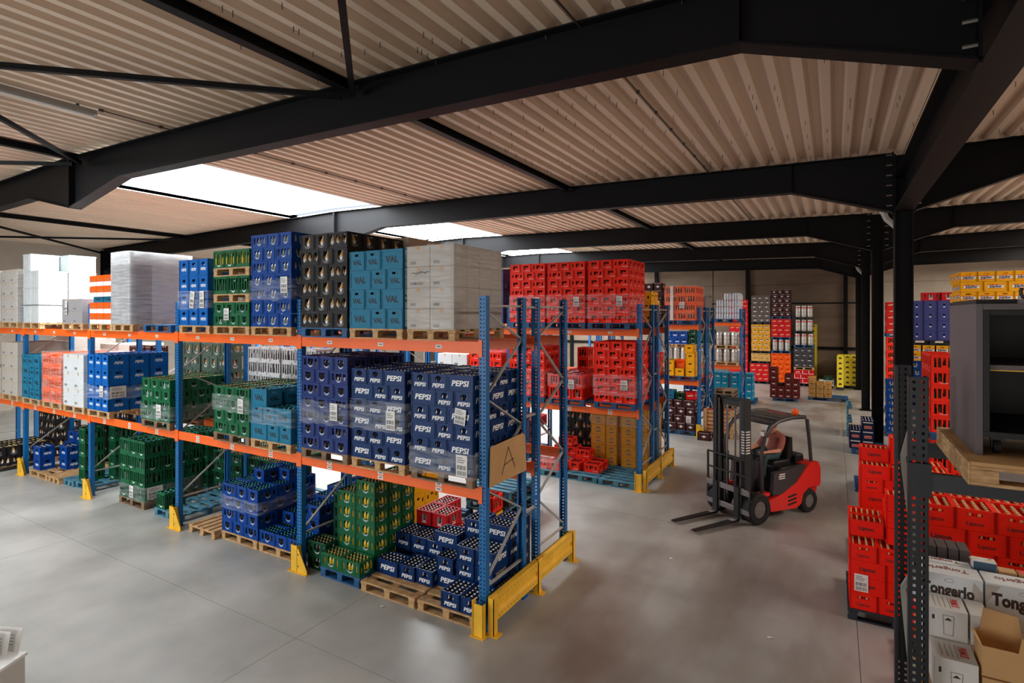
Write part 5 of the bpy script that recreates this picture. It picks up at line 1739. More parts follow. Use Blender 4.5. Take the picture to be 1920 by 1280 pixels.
zt = stack('tan', 'back wall, left column', -4.12, YW, zt, 2, 'SEE', 1.2, 'F', 0)
zt = onpal('dark', 'on tan back-wall crates', -4.12, YW, zt)
zt = stack('yelbeer', 'back wall, left column', -4.12, YW, zt, 6, 'SEE', 1.2, 'F', 0)
zt = onpal('dark', 'on amber back-wall crates', -4.12, YW, zt)
stack('greybeer', 'back wall, top left', -4.12, YW, zt, 6, 'SEE', 1.2, 'F', 0)
zt = onpal('dark', 'under deep red crates, fourth back-wall column', -5.3, YW, 0)
zt = stack('redbeer', 'fourth back-wall column', -5.3, YW, zt, 10, 'SEE', 1.2, 'F', 0)
zt = onpal('dark', 'in the fourth back-wall column', -5.3, YW, zt)
stack('redbeer', 'fourth column top', -5.3, YW, zt, 8, 'SEE', 1.2, 'FR', 0, flank=1)
zt = onpal('dark', 'behind the keg column', -1.84, 35.56, 0, 1.04, 0.38)
stack('lemon', 'behind the kegs', -1.83, 35.556, zt, 12, 'EES', 0.4, 'F', 0, alt=False, rows=1)
zt = onpal('wood', 'low with pale crates near back wall', -0.72, 34.0, 0, 0.8)
stack('white', 'low by back wall', -0.72, 34.0, zt, 1, 'SE', 0.8, 'FRT', 0, h=0.28)
crate('greendk', -0.3, 34.3, zt + 0.283, PI / 2, 'green crate on low pallet near back wall', 'green on low pallet', 0)
zt = onpal('dark', 'under lemon-yellow crates beside the last column', 0.1, 33.55, 0, 0.34, 0.8)
stack('lemon', 'beside last column', 0.12, 33.55, zt, 6, 'E', 0.8, 'FRL', 0)
zt = onpal('dark', 'under lemon-yellow crates behind last column', 0.14, 34.52, 0, 1.24, 0.84)
stack('lemon', 'behind last column', 0.16, 34.54, zt, 6, 'EEEE', 0.8, 'FT', 0, alt=False)

# ------------------------------------------------------------------ hall on the right, behind the columns
zt = onpal('blue', 'under tall red stack in the right hall', 1.8, 26.6, 0)
zt = stack('coketall', 'right hall, lower', 1.8, 26.6, zt, 10, 'SE', 1.2, 'FL', 0, flank=1)
zt = onpal('blue', 'between red stacks in right hall', 1.8, 26.6, zt)
zt = stack('redbeer', 'right hall, upper', 1.8, 26.6, zt, 5, 'ES', 1.2, 'FL', 0)
zt = onpal('blue', 'under royal-blue crates by third column', 1.45, 21.6, 0)
stack('wlblue', 'by third column', 1.45, 21.6, zt, 8, 'SE', 1.2, 'FL', 0, flank=1)
# violet block on yellow on blue
zt = onpal('blue', 'under the blue right-hall tower', 1.78, 18.8, 0)
cartons('right-hall tower base', mat('dull_grey_carton', (110, 106, 104), 0.7), 'dull grey', 1.78, 18.8, zt, 1, 1, 2, 1.0, 1.2, 0.84, 'F')
zt = stack('wlblue', 'right-hall tower', 1.78, 18.8, zt + 1.68, 4, 'SEE', 1.2, 'F', 0)
zt = stack('jupiler', 'in right-hall tower', 1.78, 18.8, zt, 2, 'EEE', 1.2, 'F', 0, alt=False)
zt = onpal('dark', 'under violet crates in tower', 1.82, 18.8, zt)
zt = stack('vio', 'on right-hall tower', 1.82, 18.8, zt, 4, 'EEE', 1.2, 'FL', 0, alt=False)
crate('redtonic', 2.3, 19.1, zt, PI / 2, 'deep red crate on top of violet crates, left', 'red crates on violet tower', 0)
crate('redtonic', 2.67, 19.1, zt, 0, 'deep red crate on top of violet crates, right', 'red crates on violet tower', 0)
# red leaning tower and black slatted crates
zt = onpal('blue', 'under red tower beside cabinet', 1.56, 12.95, 0)
zt = stack('coketall', 'tower beside cabinet, lower', 1.56, 12.95, zt, 5, 'SE', 1.2, 'FL', 0)
zt = onpal('blue', 'in red tower beside cabinet', 1.56, 12.95, zt)
stack('coketall', 'tower beside cabinet, upper', 1.56, 12.95, zt, 5, 'SE', 1.2, 'FL', 0, flank=9)
zt = onpal('dark', 'under black and blue slatted crates', 1.42, 14.17, 0, 0.93)
for l in range(10):
    for r_ in range(3):
        for i in range(3):
            if r_ or i > 1:
                continue
            kk = 'blackslat' if (l + i) % 2 else 'blueshallow'
            crate(kk, 1.58 + i * 0.3, 14.38 + r_ * 0.41, zt + l * 0.243, 0, '%s crate, right-hall dark stack, %s layer up, %s across, %s back' % (K[kk]['desc'], ORD[l], ORD[i], ORD[r_]), 'slatted crates in the dark stack', 0)
zt = onpal('blue', 'under yellow lager tower', 2.36, 15.3, 0, 2.1)
cartons('lager tower base', mat('dull_grey_carton', (110, 106, 104), 0.7), 'dull grey', 2.36, 15.3, zt, 1, 1, 3, 2.1, 1.2, 1.31, 'F')
zt += 3.93
zt = onpal('dark', 'under yellow lager crates', 2.36, 15.3, zt, 2.1)
stack('jupiler', 'on tower above cabinet', 2.36, 15.3, zt, 4, 'EEEEEEE', 1.2, 'FL', 1, alt=False) if False else None
zz = zt
for l in range(3):
    cx = 2.36
    row = 'EEEEEEE' if l % 2 == 0 else 'SSSSE'
    for i, c in enumerate(row):
        w_, d_ = (0.3, 0.4) if c == 'E' else (0.4, 0.3)
        for r_ in range(3 if i == 0 else 1):
            crate('jupiler', cx + w_ / 2, 15.3 + d_ * (r_ + 0.5), zz + l * 0.217, 0 if c == 'E' else PI / 2, 'yellow lager crate above the cabinet, %s layer up, %s across, %s back' % (ORD[l], ORD[i], ORD[r_]), 'yellow lager crates above the cabinet', 1)
        cx += w_
# upright blue pallet, dark navy beer crates, loose boards by the second and third columns
o = pallet('faded', 'standing on its long edge in the far aisle', 0, 0, 0, 1.0, 1.2, 'y', 1)
o.rotation_euler = (0, R(-90), 0)
o.location = (0.5, 20.9, 0.0)
o2 = pallet('blue', 'under dark navy beer crates by column', 0.42, 18.4, 0, 0.85, 1.2)
for i in range(2):
    for r_ in range(2):
        for l in range(2 if i == 0 else 3):
            crate('duvel', 0.52 + 0.3 * i + 0.0, 18.66 + 0.41 * r_, PH + l * 0.272 + 0.0, 0, 'dark navy beer crate by second column, %s layer up, %s across, %s back' % (ORD[l], ORD[i], ORD[r_]), 'dark navy beer crates', 1)
zt = onpal('blue', 'under blue crates in front of second column', 0.4, 14.5, 0, 0.6, 0.9)
for l in range(2):
    crate('wlblue', 0.72, 14.75, zt + l * 0.213, 0, 'royal-blue crate low by second column, %s' % ('lower' if not l else 'upper'), 'royal-blue crates by second column', 1)

# ------------------------------------------------------------------ iced-tea crates on the right
def lipt(x, y, z, r_, lab, loose=False):
    k = K['lipton']
    w, d = (0.31, 0.4) if not r_ else (0.4, 0.31)
    return crate('lipton', x + w / 2, y + d / 2, z, PI / 2 * r_, lab, 'orange-red iced-tea crates', 1)


H_ = 0.21


def lstack(where, x, y, z, pattern, layers, rows=2):
    for l in range(layers):
        cx = x
        pt = pattern if l % 2 == 0 else pattern[::-1]
        if 'S' not in pt:
            pt = pattern
        for i, c in enumerate(pt):
            w, d = (0.31, 0.4) if c == 'E' else (0.4, 0.31)
            for r_ in range(rows):
                if r_ and i not in (0,) and l < layers - 1:
                    continue
                lipt(cx, y + r_ * d, z + l * H_, c == 'S', 'orange-red iced-tea crate, %s layer up, %s across, %s row, %s' % (ORD[l], ORD[i], ORD[r_], where))
            cx += w


pallet('dark', 'under the nearest orange-red crates', 0.15, 8.4, 0, 1.05, 1.2, 'x', 1)
z0 = PH
for l in range(4):
    row = ('EEE', 'SSE', 'SSE', 'EEE')[l]
    cx = 0.17
    for i, c in enumerate(row):
        w, d = (0.31, 0.4) if c == 'E' else (0.4, 0.31)
        for r_ in range(2):
            if r_ and i > 0 and l < 3:
                continue
            lipt(cx, 8.42 + r_ * d, z0 + l * H_, c == 'S', 'orange-red iced-tea crate, %s layer up, %s across, %s row, nearest stack' % (ORD[l], ORD[i], ORD[r_]))
        cx += w
lipt(0.17, 8.74, z0 + 4 * H_, 1, 'orange-red iced-tea crate, fifth layer, outer corner of nearest stack')
lipt(0.17, 9.05, z0 + 4 * H_, 1, 'orange-red iced-tea crate, fifth layer behind the outer corner, nearest stack')
for l, n_ in ((4, 'fifth'), (5, 'sixth'), (6, 'seventh')):
    lipt(0.58, 8.6 + (l - 4) * 0.02, z0 + l * H_, 1, 'orange-red iced-tea crate, %s layer, inner column of nearest stack' % n_)
    if l < 6:
        lipt(0.58, 8.92, z0 + l * H_, 1, 'orange-red iced-tea crate, %s layer, behind inner column, nearest stack' % n_)
lipt(0.82, 8.98 - 0.0, z0 + 6 * H_ - H_ * 0 - 0.0, 1, 'orange-red iced-tea crate, seventh layer, far inner place of nearest stack') if False else None
pallet('dark', 'under the second orange-red stack', 0.33, 10.2, 0, 1.0, 1.2)
lstack('second stack', 0.35, 10.22, z0, 'SSE', 7, 2)
lipt(0.35, 10.5, z0 + 7 * H_, 1, 'orange-red iced-tea crate on top of second stack, front')
lipt(0.75, 10.4, z0 + 7 * H_, 1, 'orange-red iced-tea crate on top of second stack, inner')
lipt(0.75, 10.4, z0 + 8 * H_, 1, 'orange-red iced-tea crate highest on second stack')
paper('the nearest orange-red crates', 0.3, 8.4, 0.5, w=0.15, h=0.22)
# row of iced-tea stacks behind the white cartons
for s, (x, n_) in enumerate(((0.72, 'left of the row'), (1.78, 'right of the row'), (2.84, 'far right of the row'))):
    pallet('dark', 'under iced-tea stack, %s' % n_, x, 6.95, 0, 1.03, 1.2)
    for l in range(9):
        row = 'EEE' if l % 2 == 0 else 'SEE'
        cx = x + 0.01
        for i, c in enumerate(row):
            w, d = (0.31, 0.4) if c == 'E' else (0.4, 0.31)
            for r_ in range(2):
                if r_ and not (l == 8 or (i == 0 and s == 0)):
                    continue
                if l < 4 and (i == 1 or r_ or s == 2):
                    continue
                lipt(cx, 6.97 + r_ * d, z0 + l * H_, c == 'S', 'orange-red iced-tea crate, %s layer up, %s across, %s row, stack %s' % (ORD[l], ORD[i], ORD[r_], n_))
            cx += w

# ------------------------------------------------------------------ anthracite rack at the right edge
NP = post_mesh(3.52, M_BLKRACK, 0.11, 0.09)
nr = ob('pallet_rack', None, None, (0.5, 4.68, 0), 0, 'anthracite pallet rack at the right edge with perforated uprights', 'rack')
for (fx, yy, rot) in ((0.0, 0, 0), (0.0, 1.07, PI), (2.9, 0, 0), (2.9, 1.07, PI)):
    ob('upright', NP, nr, (fx, yy, 0), rot)
zz = [(0, 3.3), (1, 2.75), (0, 2.2), (1, 1.65), (0, 1.1), (1, 0.5)]
for (p, q) in zip(zz[:-1], zz[1:]):
    b = MB()
    b.bar((0, 0.06 if p[0] == 0 else 1.0, p[1]), (0, 0.06 if q[0] == 0 else 1.0, q[1]), 0.04, 0.022, M_ZINC)
    ob('brace', b, nr)
for z in (2.815, 1.12):
    for yy, rot in ((-0.0, 0), (1.07, PI)):
        b = MB()
        b.box(0.055, 2.85, -0.03, 0.02, -0.058, 0.058, M_BLKBEAM)
        for x0, x1 in ((-0.055, 0.07), (2.83, 2.955)):
            b.box(x0, x1, -0.036, -0.004, -0.1, 0.12, M_BLKRACK)
        ob('beam', b, nr, (0 if rot == 0 else 2.9, yy, z), rot)
ZB = 2.874
# pallet of the cabinet
pw = ob('pallet', None, None, (0.745, 4.48, ZB), 0, 'pine pallet with board top under the dark grey cabinet', 'pallet')
q = MB()
q.bbox(0, 1.2, 0, 1.25, 0.122, 0.146, M_CARD, 0.003)
ob('deck_board', q, pw)
for y in (0, 0.56, 1.13):
    q = MB()
    q.bbox(0, 1.2, y, y + 0.12, 0, 0.022, M_WOOD, 0.003)
    ob('bottom_board', q, pw)
    q = MB()
    q.bbox(0, 1.2, y, y + 0.12, 0.1, 0.12, M_WOOD, 0.003)
    ob('stringer_board', q, pw)
    for x in (0, 0.53, 1.06):
        q = MB()
        q.bbox(x, x + 0.14, y, y + 0.12, 0.024, 0.098, M_WOOD, 0.003)
        ob('block', q, pw)
q = MB()
q.bbox(-0.012, 0.0, 0.0, 1.25, 0.0, 0.144, M_WOOD, 0.002)
ob('side_board', q, pw)
# cabinet
ZC = ZB + 0.146
cb = ob('display_cabinet', None, None, (0.81, 4.72, ZC), 0, 'dark grey open-fronted cabinet on castors standing on the pallet', 'cabinet')
CW, CD, CH = 1.0, 0.95, 1.0
for n, (x0, x1, y0, y1, z0_, z1_), m in (('side_panel', (0, 0.04, 0, CD, 0.0, CH), M_CAB), ('side_panel', (CW - 0.04, CW, 0, CD, 0.0, CH), M_CAB), ('top_panel', (0.04, CW - 0.04, 0, CD, CH - 0.04, CH), M_CAB),
                                         ('bottom_panel', (0.04, CW - 0.04, 0.0, CD, 0.12, 0.16), M_CABIN), ('back_panel', (0.04, CW - 0.04, CD - 0.03, CD, 0.16, CH - 0.04), M_CABIN), ('shelf', (0.06, CW - 0.06, 0.05, CD - 0.04, 0.56, 0.595), M_CAB)):
    q = MB()
    q.bbox(x0, x1, y0, y1, z0_, z1_, m, 0.003)
    s_ = ob(n, q, cb)
    if n == 'shelf':
        q = MB()
        q.box(0.06, CW - 0.06, 0.046, 0.05, 0.556, 0.562, M_YELLOW)
        ob('edge_strip', q, s_)
q = MB()
q.bbox(0.04, 0.075, 0.0, 0.05, 0.16, CH - 0.04, M_CABIN, 0.003)
ob('front_frame', q, cb)
q = MB()
q.bbox(0.075, CW - 0.04, 0.0, 0.05, CH - 0.075, CH - 0.041, M_CABIN, 0.003)
ob('front_frame', q, cb)
for x, y in ((0.13, 0.12), (0.87, 0.12), (0.13, 0.83), (0.87, 0.83)):
    q = MB()
    q.tube([(x - 0.02, y, 0.045), (x + 0.02, y, 0.045)], 0.044, M_RUBBER, 14)
    q.box(x - 0.035, x + 0.035, y - 0.02, y + 0.02, 0.09, 0.12, M_FKBLACK)
    q.box(x - 0.03, x - 0.024, y - 0.018, y + 0.018, 0.04, 0.09, M_FKBLACK)
    ob('castor', q, cb)
q = MB()
q.tube([(0.28 + 0.05 * math.cos(a), 0.02, CH + 0.075 + 0.05 * math.sin(a)) for a in [R(150 + 24 * i) for i in range(11)]], 0.011, M_CABIN, 8)
q.box(0.22, 0.36, -0.01, 0.05, CH, CH + 0.028, M_FKGREY)
ob('hook', q, cb)
q = MB()
q.box(0.02, CW, 0.1, CD, CH, CH + 0.03, M_CABIN)
ob('top_tray', q, cb)

# cartons below: glasses and beer boxes
pb = ob('pallet', pallet_parts(1.2, 1.0, 'x', M_WOOD)[1], None, (0.58, 4.72, 1.18), 0, 'pine pallet on the low beams under white glass cartons', 'pallet')
zc = 1.18 + PH


def boxart(o, w, d, h, kind_):
    q = MB()
    if kind_ == 'tong':
        put_text(q, 'Tongerlo', (-0.01, -d / 2 - 0.001, h * 0.6), (1, 0, 0), (0, 0, 1), w * 0.8, mat('dark_brown_print', (58, 34, 26), 0.6), 0, 0.045, 1.35)
        put_text(q, 'Tongerlo', (0.0, 0.02, h + 0.0012), (-1, 0, 0), (0, -1, 0), w * 0.66, mat('brown_print', (130, 70, 56), 0.6), 0, 0.02, 1.25)
        g_ = mat('pale_grey_print', (176, 168, 160), 0.6)
        q.poly([(w * 0.28, -d / 2 - 0.0006, 0.002), (w * 0.5, -d / 2 - 0.0006, 0.002), (w * 0.5, -d / 2 - 0.0006, h * 0.7), (w * 0.36, -d / 2 - 0.0006, h * 0.95)], g_)
        q.poly([(-w * 0.5, -d / 2 - 0.0006, h * 0.5), (-w * 0.3, -d / 2 - 0.0006, h * 0.96), (-w * 0.5, -d / 2 - 0.0006, h * 0.96)], g_)
        for a in range(8):
            q.tube([(0.03 * math.cos(a * PI / 4), -d / 2 - 0.001, h * 0.87 + 0.014 * math.sin(a * PI / 4)), (0.03 * math.cos((a + 1) * PI / 4), -d / 2 - 0.001, h * 0.87 + 0.014 * math.sin((a + 1) * PI / 4))], 0.0012, M_BAR, 4)
    elif kind_ == 'prim':
        put_text(q, 'PRIMUS', (w * 0.24, 0.0, h + 0.0012), (0, -1, 0), (1, 0, 0), d * 0.5, M_REDP, 0, 0.03, 1.6)
        for i in range(4):
            q.box(-w * 0.3 + i * 0.03, -w * 0.3 + i * 0.03 + 0.003, -d * 0.35, d * 0.3, h, h + 0.001, M_BAR)
        # a glass drawn on the front
        for a, c in (((-0.03, 0.17), (0.035, 0.17)), ((-0.03, 0.17), (-0.024, 0.03)), ((0.035, 0.17), (0.029, 0.03)), ((-0.024, 0.03), (0.029, 0.03))):
            q.bar((a[0], -d / 2 - 0.001, a[1]), (c[0], -d / 2 - 0.001, c[1]), 0.003, 0.003, M_BAR, (0, 1, 0))
        q.poly([(-0.022, -d / 2 - 0.001, 0.135), (0.026, -d / 2 - 0.001, 0.135), (0.002, -d / 2 - 0.001, 0.155)], M_BLACKP)
        q.box(-w * 0.4, -w * 0.34, -d / 2 - 0.001, -d / 2, h * 0.6, h * 0.75, M_BLACKP)
    elif kind_ == 'blue':
        q.box(-w / 2 + 0.002, w / 2 - 0.002, -d / 2 - 0.001, -d / 2, 0.004, h - 0.006, mat('dusk_blue_print', (58, 82, 104), 0.6))
        for i in range(2):
            q.poly([(-0.06 + 0.1 * i + 0.035 * math.cos(a * PI / 5), 0.015 * math.sin(a * PI / 5), h + 0.001) for a in range(10)], M_YEL_P)
        q.box(w * 0.2, w * 0.34, d * 0.2, d * 0.3, h, h + 0.001, M_BLACKP)
    if q.v:
        ob('print', q, o)


M_YEL_P = mat('pale_gold_print', (214, 190, 120), 0.6)
M_PALE = mat('pale_grey_carton', (206, 202, 196), 0.6, var=0.03)
base = []
# (x0, x1, y0, y1, z0, z1, material, print, label)
B = [
    (0.585, 0.80, 5.02, 5.36, 1.33, 1.52, M_PALE, 'prim', 'pale glass carton, lower of the two nearest the perforated upright'),
    (0.585, 0.80, 5.05, 5.38, 1.522, 1.80, M_PALE, 'prim', 'pale glass carton, upper of the two nearest the perforated upright'),
]
B = [
    (0.60, 0.845, 4.80, 5.08, zc, zc + 0.255, M_PALE, 'prim', 'pale glass carton lowest beside the perforated upright'),
    (0.60, 0.845, 5.09, 5.36, zc, zc + 0.255, M_PALE, 'prim', 'pale glass carton at the base behind the lowest one'),
    (0.60, 0.835, 5.09, 5.36, zc + 0.256, zc + 0.47, M_PALE, 'prim', 'pale glass carton on the second tier beside the perforated upright'),
    (0.845, 0.96, 5.09, 5.36, zc + 0.256, zc + 0.47, M_PALE, '', 'pale glass carton squeezed behind the open brown box'),
    (0.60, 0.96, 5.37, 5.63, zc, zc + 0.3, M_WHITEBOX, '', 'white beer carton at the bottom rear'),
    (0.97, 1.4, 5.37, 5.63, zc, zc + 0.3, M_WHITEBOX, '', 'white beer carton at the bottom rear, second'),
    (0.56, 0.97, 5.37, 5.60, zc + 0.301, zc + 0.62, M_WHITEBOX, 'tong', 'white abbey-beer carton beside the perforated upright'),
    (0.98, 1.42, 5.37, 5.60, zc + 0.301, zc + 0.62, M_WHITEBOX, 'tong', 'white abbey-beer carton behind the open brown box'),
    (0.56, 0.94, 5.61, 5.72, zc + 0.301, zc + 0.62, M_WHITEBOX, 'tong', 'white abbey-beer carton second row behind upright'),
    (0.95, 1.10, 5.63, 5.73, zc + 0.301, zc + 0.68, M_WHITEBOX, 'blue', 'white and dusk-blue carton with gold ovals'),
    (1.34, 1.55, 5.63, 5.73, zc + 0.301, zc + 0.66, M_WHITEBOX, 'blue', 'white and dusk-blue carton at the frame edge'),
]
for (xa, xb, ya, yb, za, zb, m, art, lab) in B:
    o = carton(xa, xb, ya, yb, za, zb, m, lab, None, tape=False, b=0.003)
    boxart(o, xb - xa - 0.004, yb - ya - 0.004, zb - za - 0.002, art)
for xa, xb, m, lab in ((1.11, 1.22, M_CARD, 'small kraft carton beside the dusk-blue one'), (1.225, 1.335, M_CARD, 'small kraft carton with crimson lid print')):
    o = carton(xa, xb, 5.63, 5.73, zc + 0.301, zc + 0.63, m, lab, None, tape=False, b=0.003)
    if 'crimson' in lab:
        q = MB()
        q.box(-0.045, 0.045, -0.04, 0.04, 0.328, 0.3295, M_REDP)
        ob('print', q, o)
for i in range(4):
    carton(0.68 + i * 0.075, 0.68 + i * 0.075 + 0.072, 5.88, 6.1, 1.3, 1.98, mat('charcoal_carton', (70, 62, 62), 0.5), 'slim charcoal carton behind white ones, %s of four' % ORD[i], 'slim charcoal cartons', tape=False, b=0.003)
carton(0.62, 1.6, 5.86, 6.12, 0.0, 1.298, M_CARD, 'big kraft carton carrying the slim charcoal cartons', None, tape=True)
# open brown box with flaps
for (xa, xb, za, zb, lab) in ((0.86, 1.06, zc, zc + 0.19, 'kraft box left of the lower pair under the open one'), (1.065, 1.3, zc, zc + 0.19, 'kraft box right of the lower pair under the open one')):
    carton(xa, xb, 4.8, 5.07, za, zb, M_CARD, lab, 'kraft boxes under the open one', tape=False, b=0.003)
ob_ = ob('open_box', None, None, (0.86, 4.82, zc + 0.192), 0, 'open kraft cardboard box with flaps raised, beside pale glass cartons', 'box')
q = MB()
w_, d_, h_ = 0.42, 0.24, 0.2
q.box(0, w_, 0, 0.004, 0, h_, M_CARD)
q.box(0, w_, d_ - 0.004, d_, 0, h_, M_CARD)
q.box(0, 0.004, 0.004, d_ - 0.004, 0, h_, M_CARD)
q.box(w_ - 0.004, w_, 0.004, d_ - 0.004, 0, h_, M_CARD)
q.box(0.004, w_ - 0.004, 0.004, d_ - 0.004, 0, 0.004, M_CARDIN)
ob('box_body', q, ob_)
for nm, pts in (('flap', [(0.03, d_, h_), (w_ * 0.62, d_, h_), (w_ * 0.58, d_ + 0.03, h_ + 0.13), (0.06, d_ + 0.05, h_ + 0.14)]),
                ('flap', [(0, d_ - 0.01, h_), (0, 0.01, h_), (-0.015, 0.03, h_ - 0.06 + 0.08), (-0.03, d_ - 0.03, h_ + 0.02)]),
                ('flap', [(w_ * 0.45, 0.0, h_), (w_, 0.0, h_), (w_, -0.02, h_ + 0.11), (w_ * 0.48, -0.015, h_ + 0.11)])):
    q = MB()
    q.poly(pts, M_CARD)
    q.poly([(p[0], p[1] + 0.004, p[2]) for p in pts[::-1]], M_CARDIN)
    ob(nm, q, ob_)

# ------------------------------------------------------------------ white bin with papers at the lower left
bn = ob('paper_bin', None, None, (-7.16, 1.98, 0), R(28), 'white bin with slotted lid and grey front at the lower left', 'bin')
q = MB()
q.bbox(-0.4, 0.3, -0.25, 0.25, 0, 0.53, mat('light_grey_laminate', (206, 202, 196), 0.5), 0.01)
ob('bin_body', q, bn)
q = MB()
q.box(-0.41, 0.31, -0.26, -0.1, 0.532, 0.56, M_WHITE)
q.box(-0.41, 0.31, 0.0, 0.26, 0.532, 0.56, M_WHITE)
q.box(0.24, 0.31, -0.1, 0.0, 0.532, 0.56, M_WHITE)
ob('lid', q, bn)
for i in range(4):
    p = MB()
    p.box(-0.16, 0.16, -0.002, 0.002, 0, 0.22, M_PAPER)
    for k in range(4):
        p.box(-0.12, 0.08, -0.003, -0.002, 0.06 + k * 0.03, 0.066 + k * 0.03, M_BAR)
    ob('paper_sheet', p, None, (-7.28 + i * 0.02, 1.97 + 0.09 * i, 0.56), label='printed white sheet sticking up from the bin, %s from front' % ORD[i], cat='paper', group='papers in the bin', rot=(R(-12), 0, R(24)))

# ------------------------------------------------------------------ cardboard sign on the rack end
sg = MB()
pts = [(5.83, 2.29), (6.66, 2.315), (6.72, 2.27), (6.76, 1.78), (5.81, 1.79)]
sg.prism([(p[0], p[1]) for p in pts], 'x', -3.715, -3.705, M_CARD)
so = ob('cardboard_sign', sg, None, label='cardboard sheet with a handwritten A hung on the rack end', cat='sign')
q = MB()
for a, c in (((6.1, 1.87), (6.26, 2.21)), ((6.26, 2.21), (6.44, 1.9)), ((6.15, 1.99), (6.4, 2.03))):
    q.bar((-3.7035, a[0], a[1]), (-3.7035, c[0], c[1]), 0.002, 0.012, M_BLACKP, (0, 0, 1))
ob('letter', q, so)
q = MB()
q.box(-3.72, -3.704, 5.86, 5.9, 2.27, 2.3, M_ZINC)
ob('clip', q, so)
# scraps on the floor
for i, (x, y) in enumerate(((-0.7, 7.4), (-2.3, 9.0), (-5.3, 5.55), (-0.35, 6.0))):
    p = MB()
    p.poly([(x, y, 0.004), (x + 0.05, y + 0.01, 0.012), (x + 0.04, y + 0.05, 0.004), (x - 0.01, y + 0.03, 0.01)], M_PAPER)
    ob('paper_scrap', p, None, label='tiny white paper scrap lying on the concrete, %s' % ('middle aisle', 'near the forks', 'by the bare pallet', 'front aisle')[i], cat='scrap', group='paper scraps')

# ------------------------------------------------------------------ forklift
FKX, FKY, FKR = -1.24, 12.18, R(-123.5)
fk = ob('forklift', None, None, (FKX, FKY, 0), FKR, 'red and anthracite forklift truck crossing the aisle with its forks lowered', 'forklift')


def fp(name, mb, parent=None, smooth=False, label=None):
    return ob(name, mb.mesh(name, smooth) if smooth else mb, parent or fk, label=label)


q = MB()   # lower body: sill, sweeping up into the counterweight
side = [(0.42, 0.2), (0.5, 0.42), (0.1, 0.5), (-0.3, 0.66), (-0.52, 0.86), (-0.7, 1.0), (-0.94, 1.0), (-1.02, 0.86), (-1.02, 0.56), (-0.97, 0.5), (-0.88, 0.52), (-0.66, 0.52), (-0.5, 0.42), (-0.44, 0.24), (-0.3, 0.17)]
for s in (-1, 1):
    q.prism(side, 'y', s * 0.53, s * 0.44, M_FKRED)
q.prism([(-0.7, 0.45), (-0.62, 0.97), (-0.93, 0.99), (-1.03, 0.84), (-1.03, 0.42), (-0.97, 0.3), (-0.95, 0.3)], 'y', -0.44, 0.44, M_FKRED)
q.box(-0.62, 0.45, -0.44, 0.44, 0.2, 0.48, M_FKBLACK)
fp('chassis', q)
for s in (-1, 1):
    for i in range(3):
        q = MB()
        x = -0.28 + 0.0 * i
        z = 0.46 - i * 0.075
        q.prism([(x, z), (x + 0.24, z - 0.03), (x + 0.22, z - 0.065), (x - 0.02, z - 0.035)], 'y', s * 0.529, s * 0.535, M_FKBLACK)
        fp('vent_slot', q)
    q = MB()
    q.prism([(0.36, 0.5), (0.32, 0.92), (-0.58, 0.98), (-0.6, 0.9), (-0.5, 0.84), (-0.28, 0.65), (0.1, 0.49)], 'y', s * 0.515, s * 0.44, M_FKDARK)
    o = fp('side_cover', q)
    q = MB()
    for i, (w_, zz) in enumerate(((0.16, 0.86), (0.18, 0.82), (0.17, 0.78))):
        q.box(0.02, 0.02 + w_, min(s * 0.516, s * 0.518), max(s * 0.516, s * 0.518), zz, zz + 0.022, M_PALE)
    fp('badge', q, o)
q = MB()
q.bbox(-0.85, 0.0, -0.42, 0.42, 0.48, 0.95, M_FKBLACK, 0.03)
fp('hood', q)
q = MB()
q.box(0.0, 0.56, -0.43, 0.43, 0.46, 0.5, M_FKBLACK)
fp('footwell', q)
q = MB()
q.box(0.42, 0.62, 0.36, 0.5, 0.5, 0.56, M_FKRED)
fp('fender', q)
q = MB()
q.box(0.42, 0.62, -0.5, -0.36, 0.5, 0.56, M_FKRED)
fp('fender', q)
# wheels
for (x, y, r, w_) in ((0.72, 0.44, 0.29, 0.2), (0.72, -0.44, 0.29, 0.2), (-0.73, 0.42, 0.235, 0.17), (-0.73, -0.42, 0.235, 0.17)):
    q = MB()
    n = 20
    prof = [(r * 0.55, -w_ / 2), (r * 0.92, -w_ / 2), (r, -w_ / 2 + 0.025), (r, w_ / 2 - 0.025), (r * 0.92, w_ / 2), (r * 0.55, w_ / 2)]
    v, f = [], []
    for pr, py in prof:
        for k in range(n):
            v.append((x + pr * math.cos(2 * PI * k / n), y + py, r + pr * math.sin(2 * PI * k / n)))
    for i in range(len(prof) - 1):
        for k in range(n):
            f.append((i * n + k, (i + 1) * n + k, (i + 1) * n + (k + 1) % n, i * n + (k + 1) % n))
    q.geo(v, f, M_RUBBER)
    o = fp('wheel', q)
    h = MB()
    h.tube([(x, y - w_ * 0.42, r), (x, y + w_ * 0.42, r)], r * 0.56, M_FKGREY, 16)
    for k in range(5):
        a = 2 * PI * k / 5
        for s in (-1, 1):
            h.tube([(x + r * 0.32 * math.cos(a), y + s * w_ * 0.4, r + r * 0.32 * math.sin(a)), (x + r * 0.32 * math.cos(a), y + s * w_ * 0.47, r + r * 0.32 * math.sin(a))], 0.014, M_BOLT, 6)
    fp('hub', h, o)
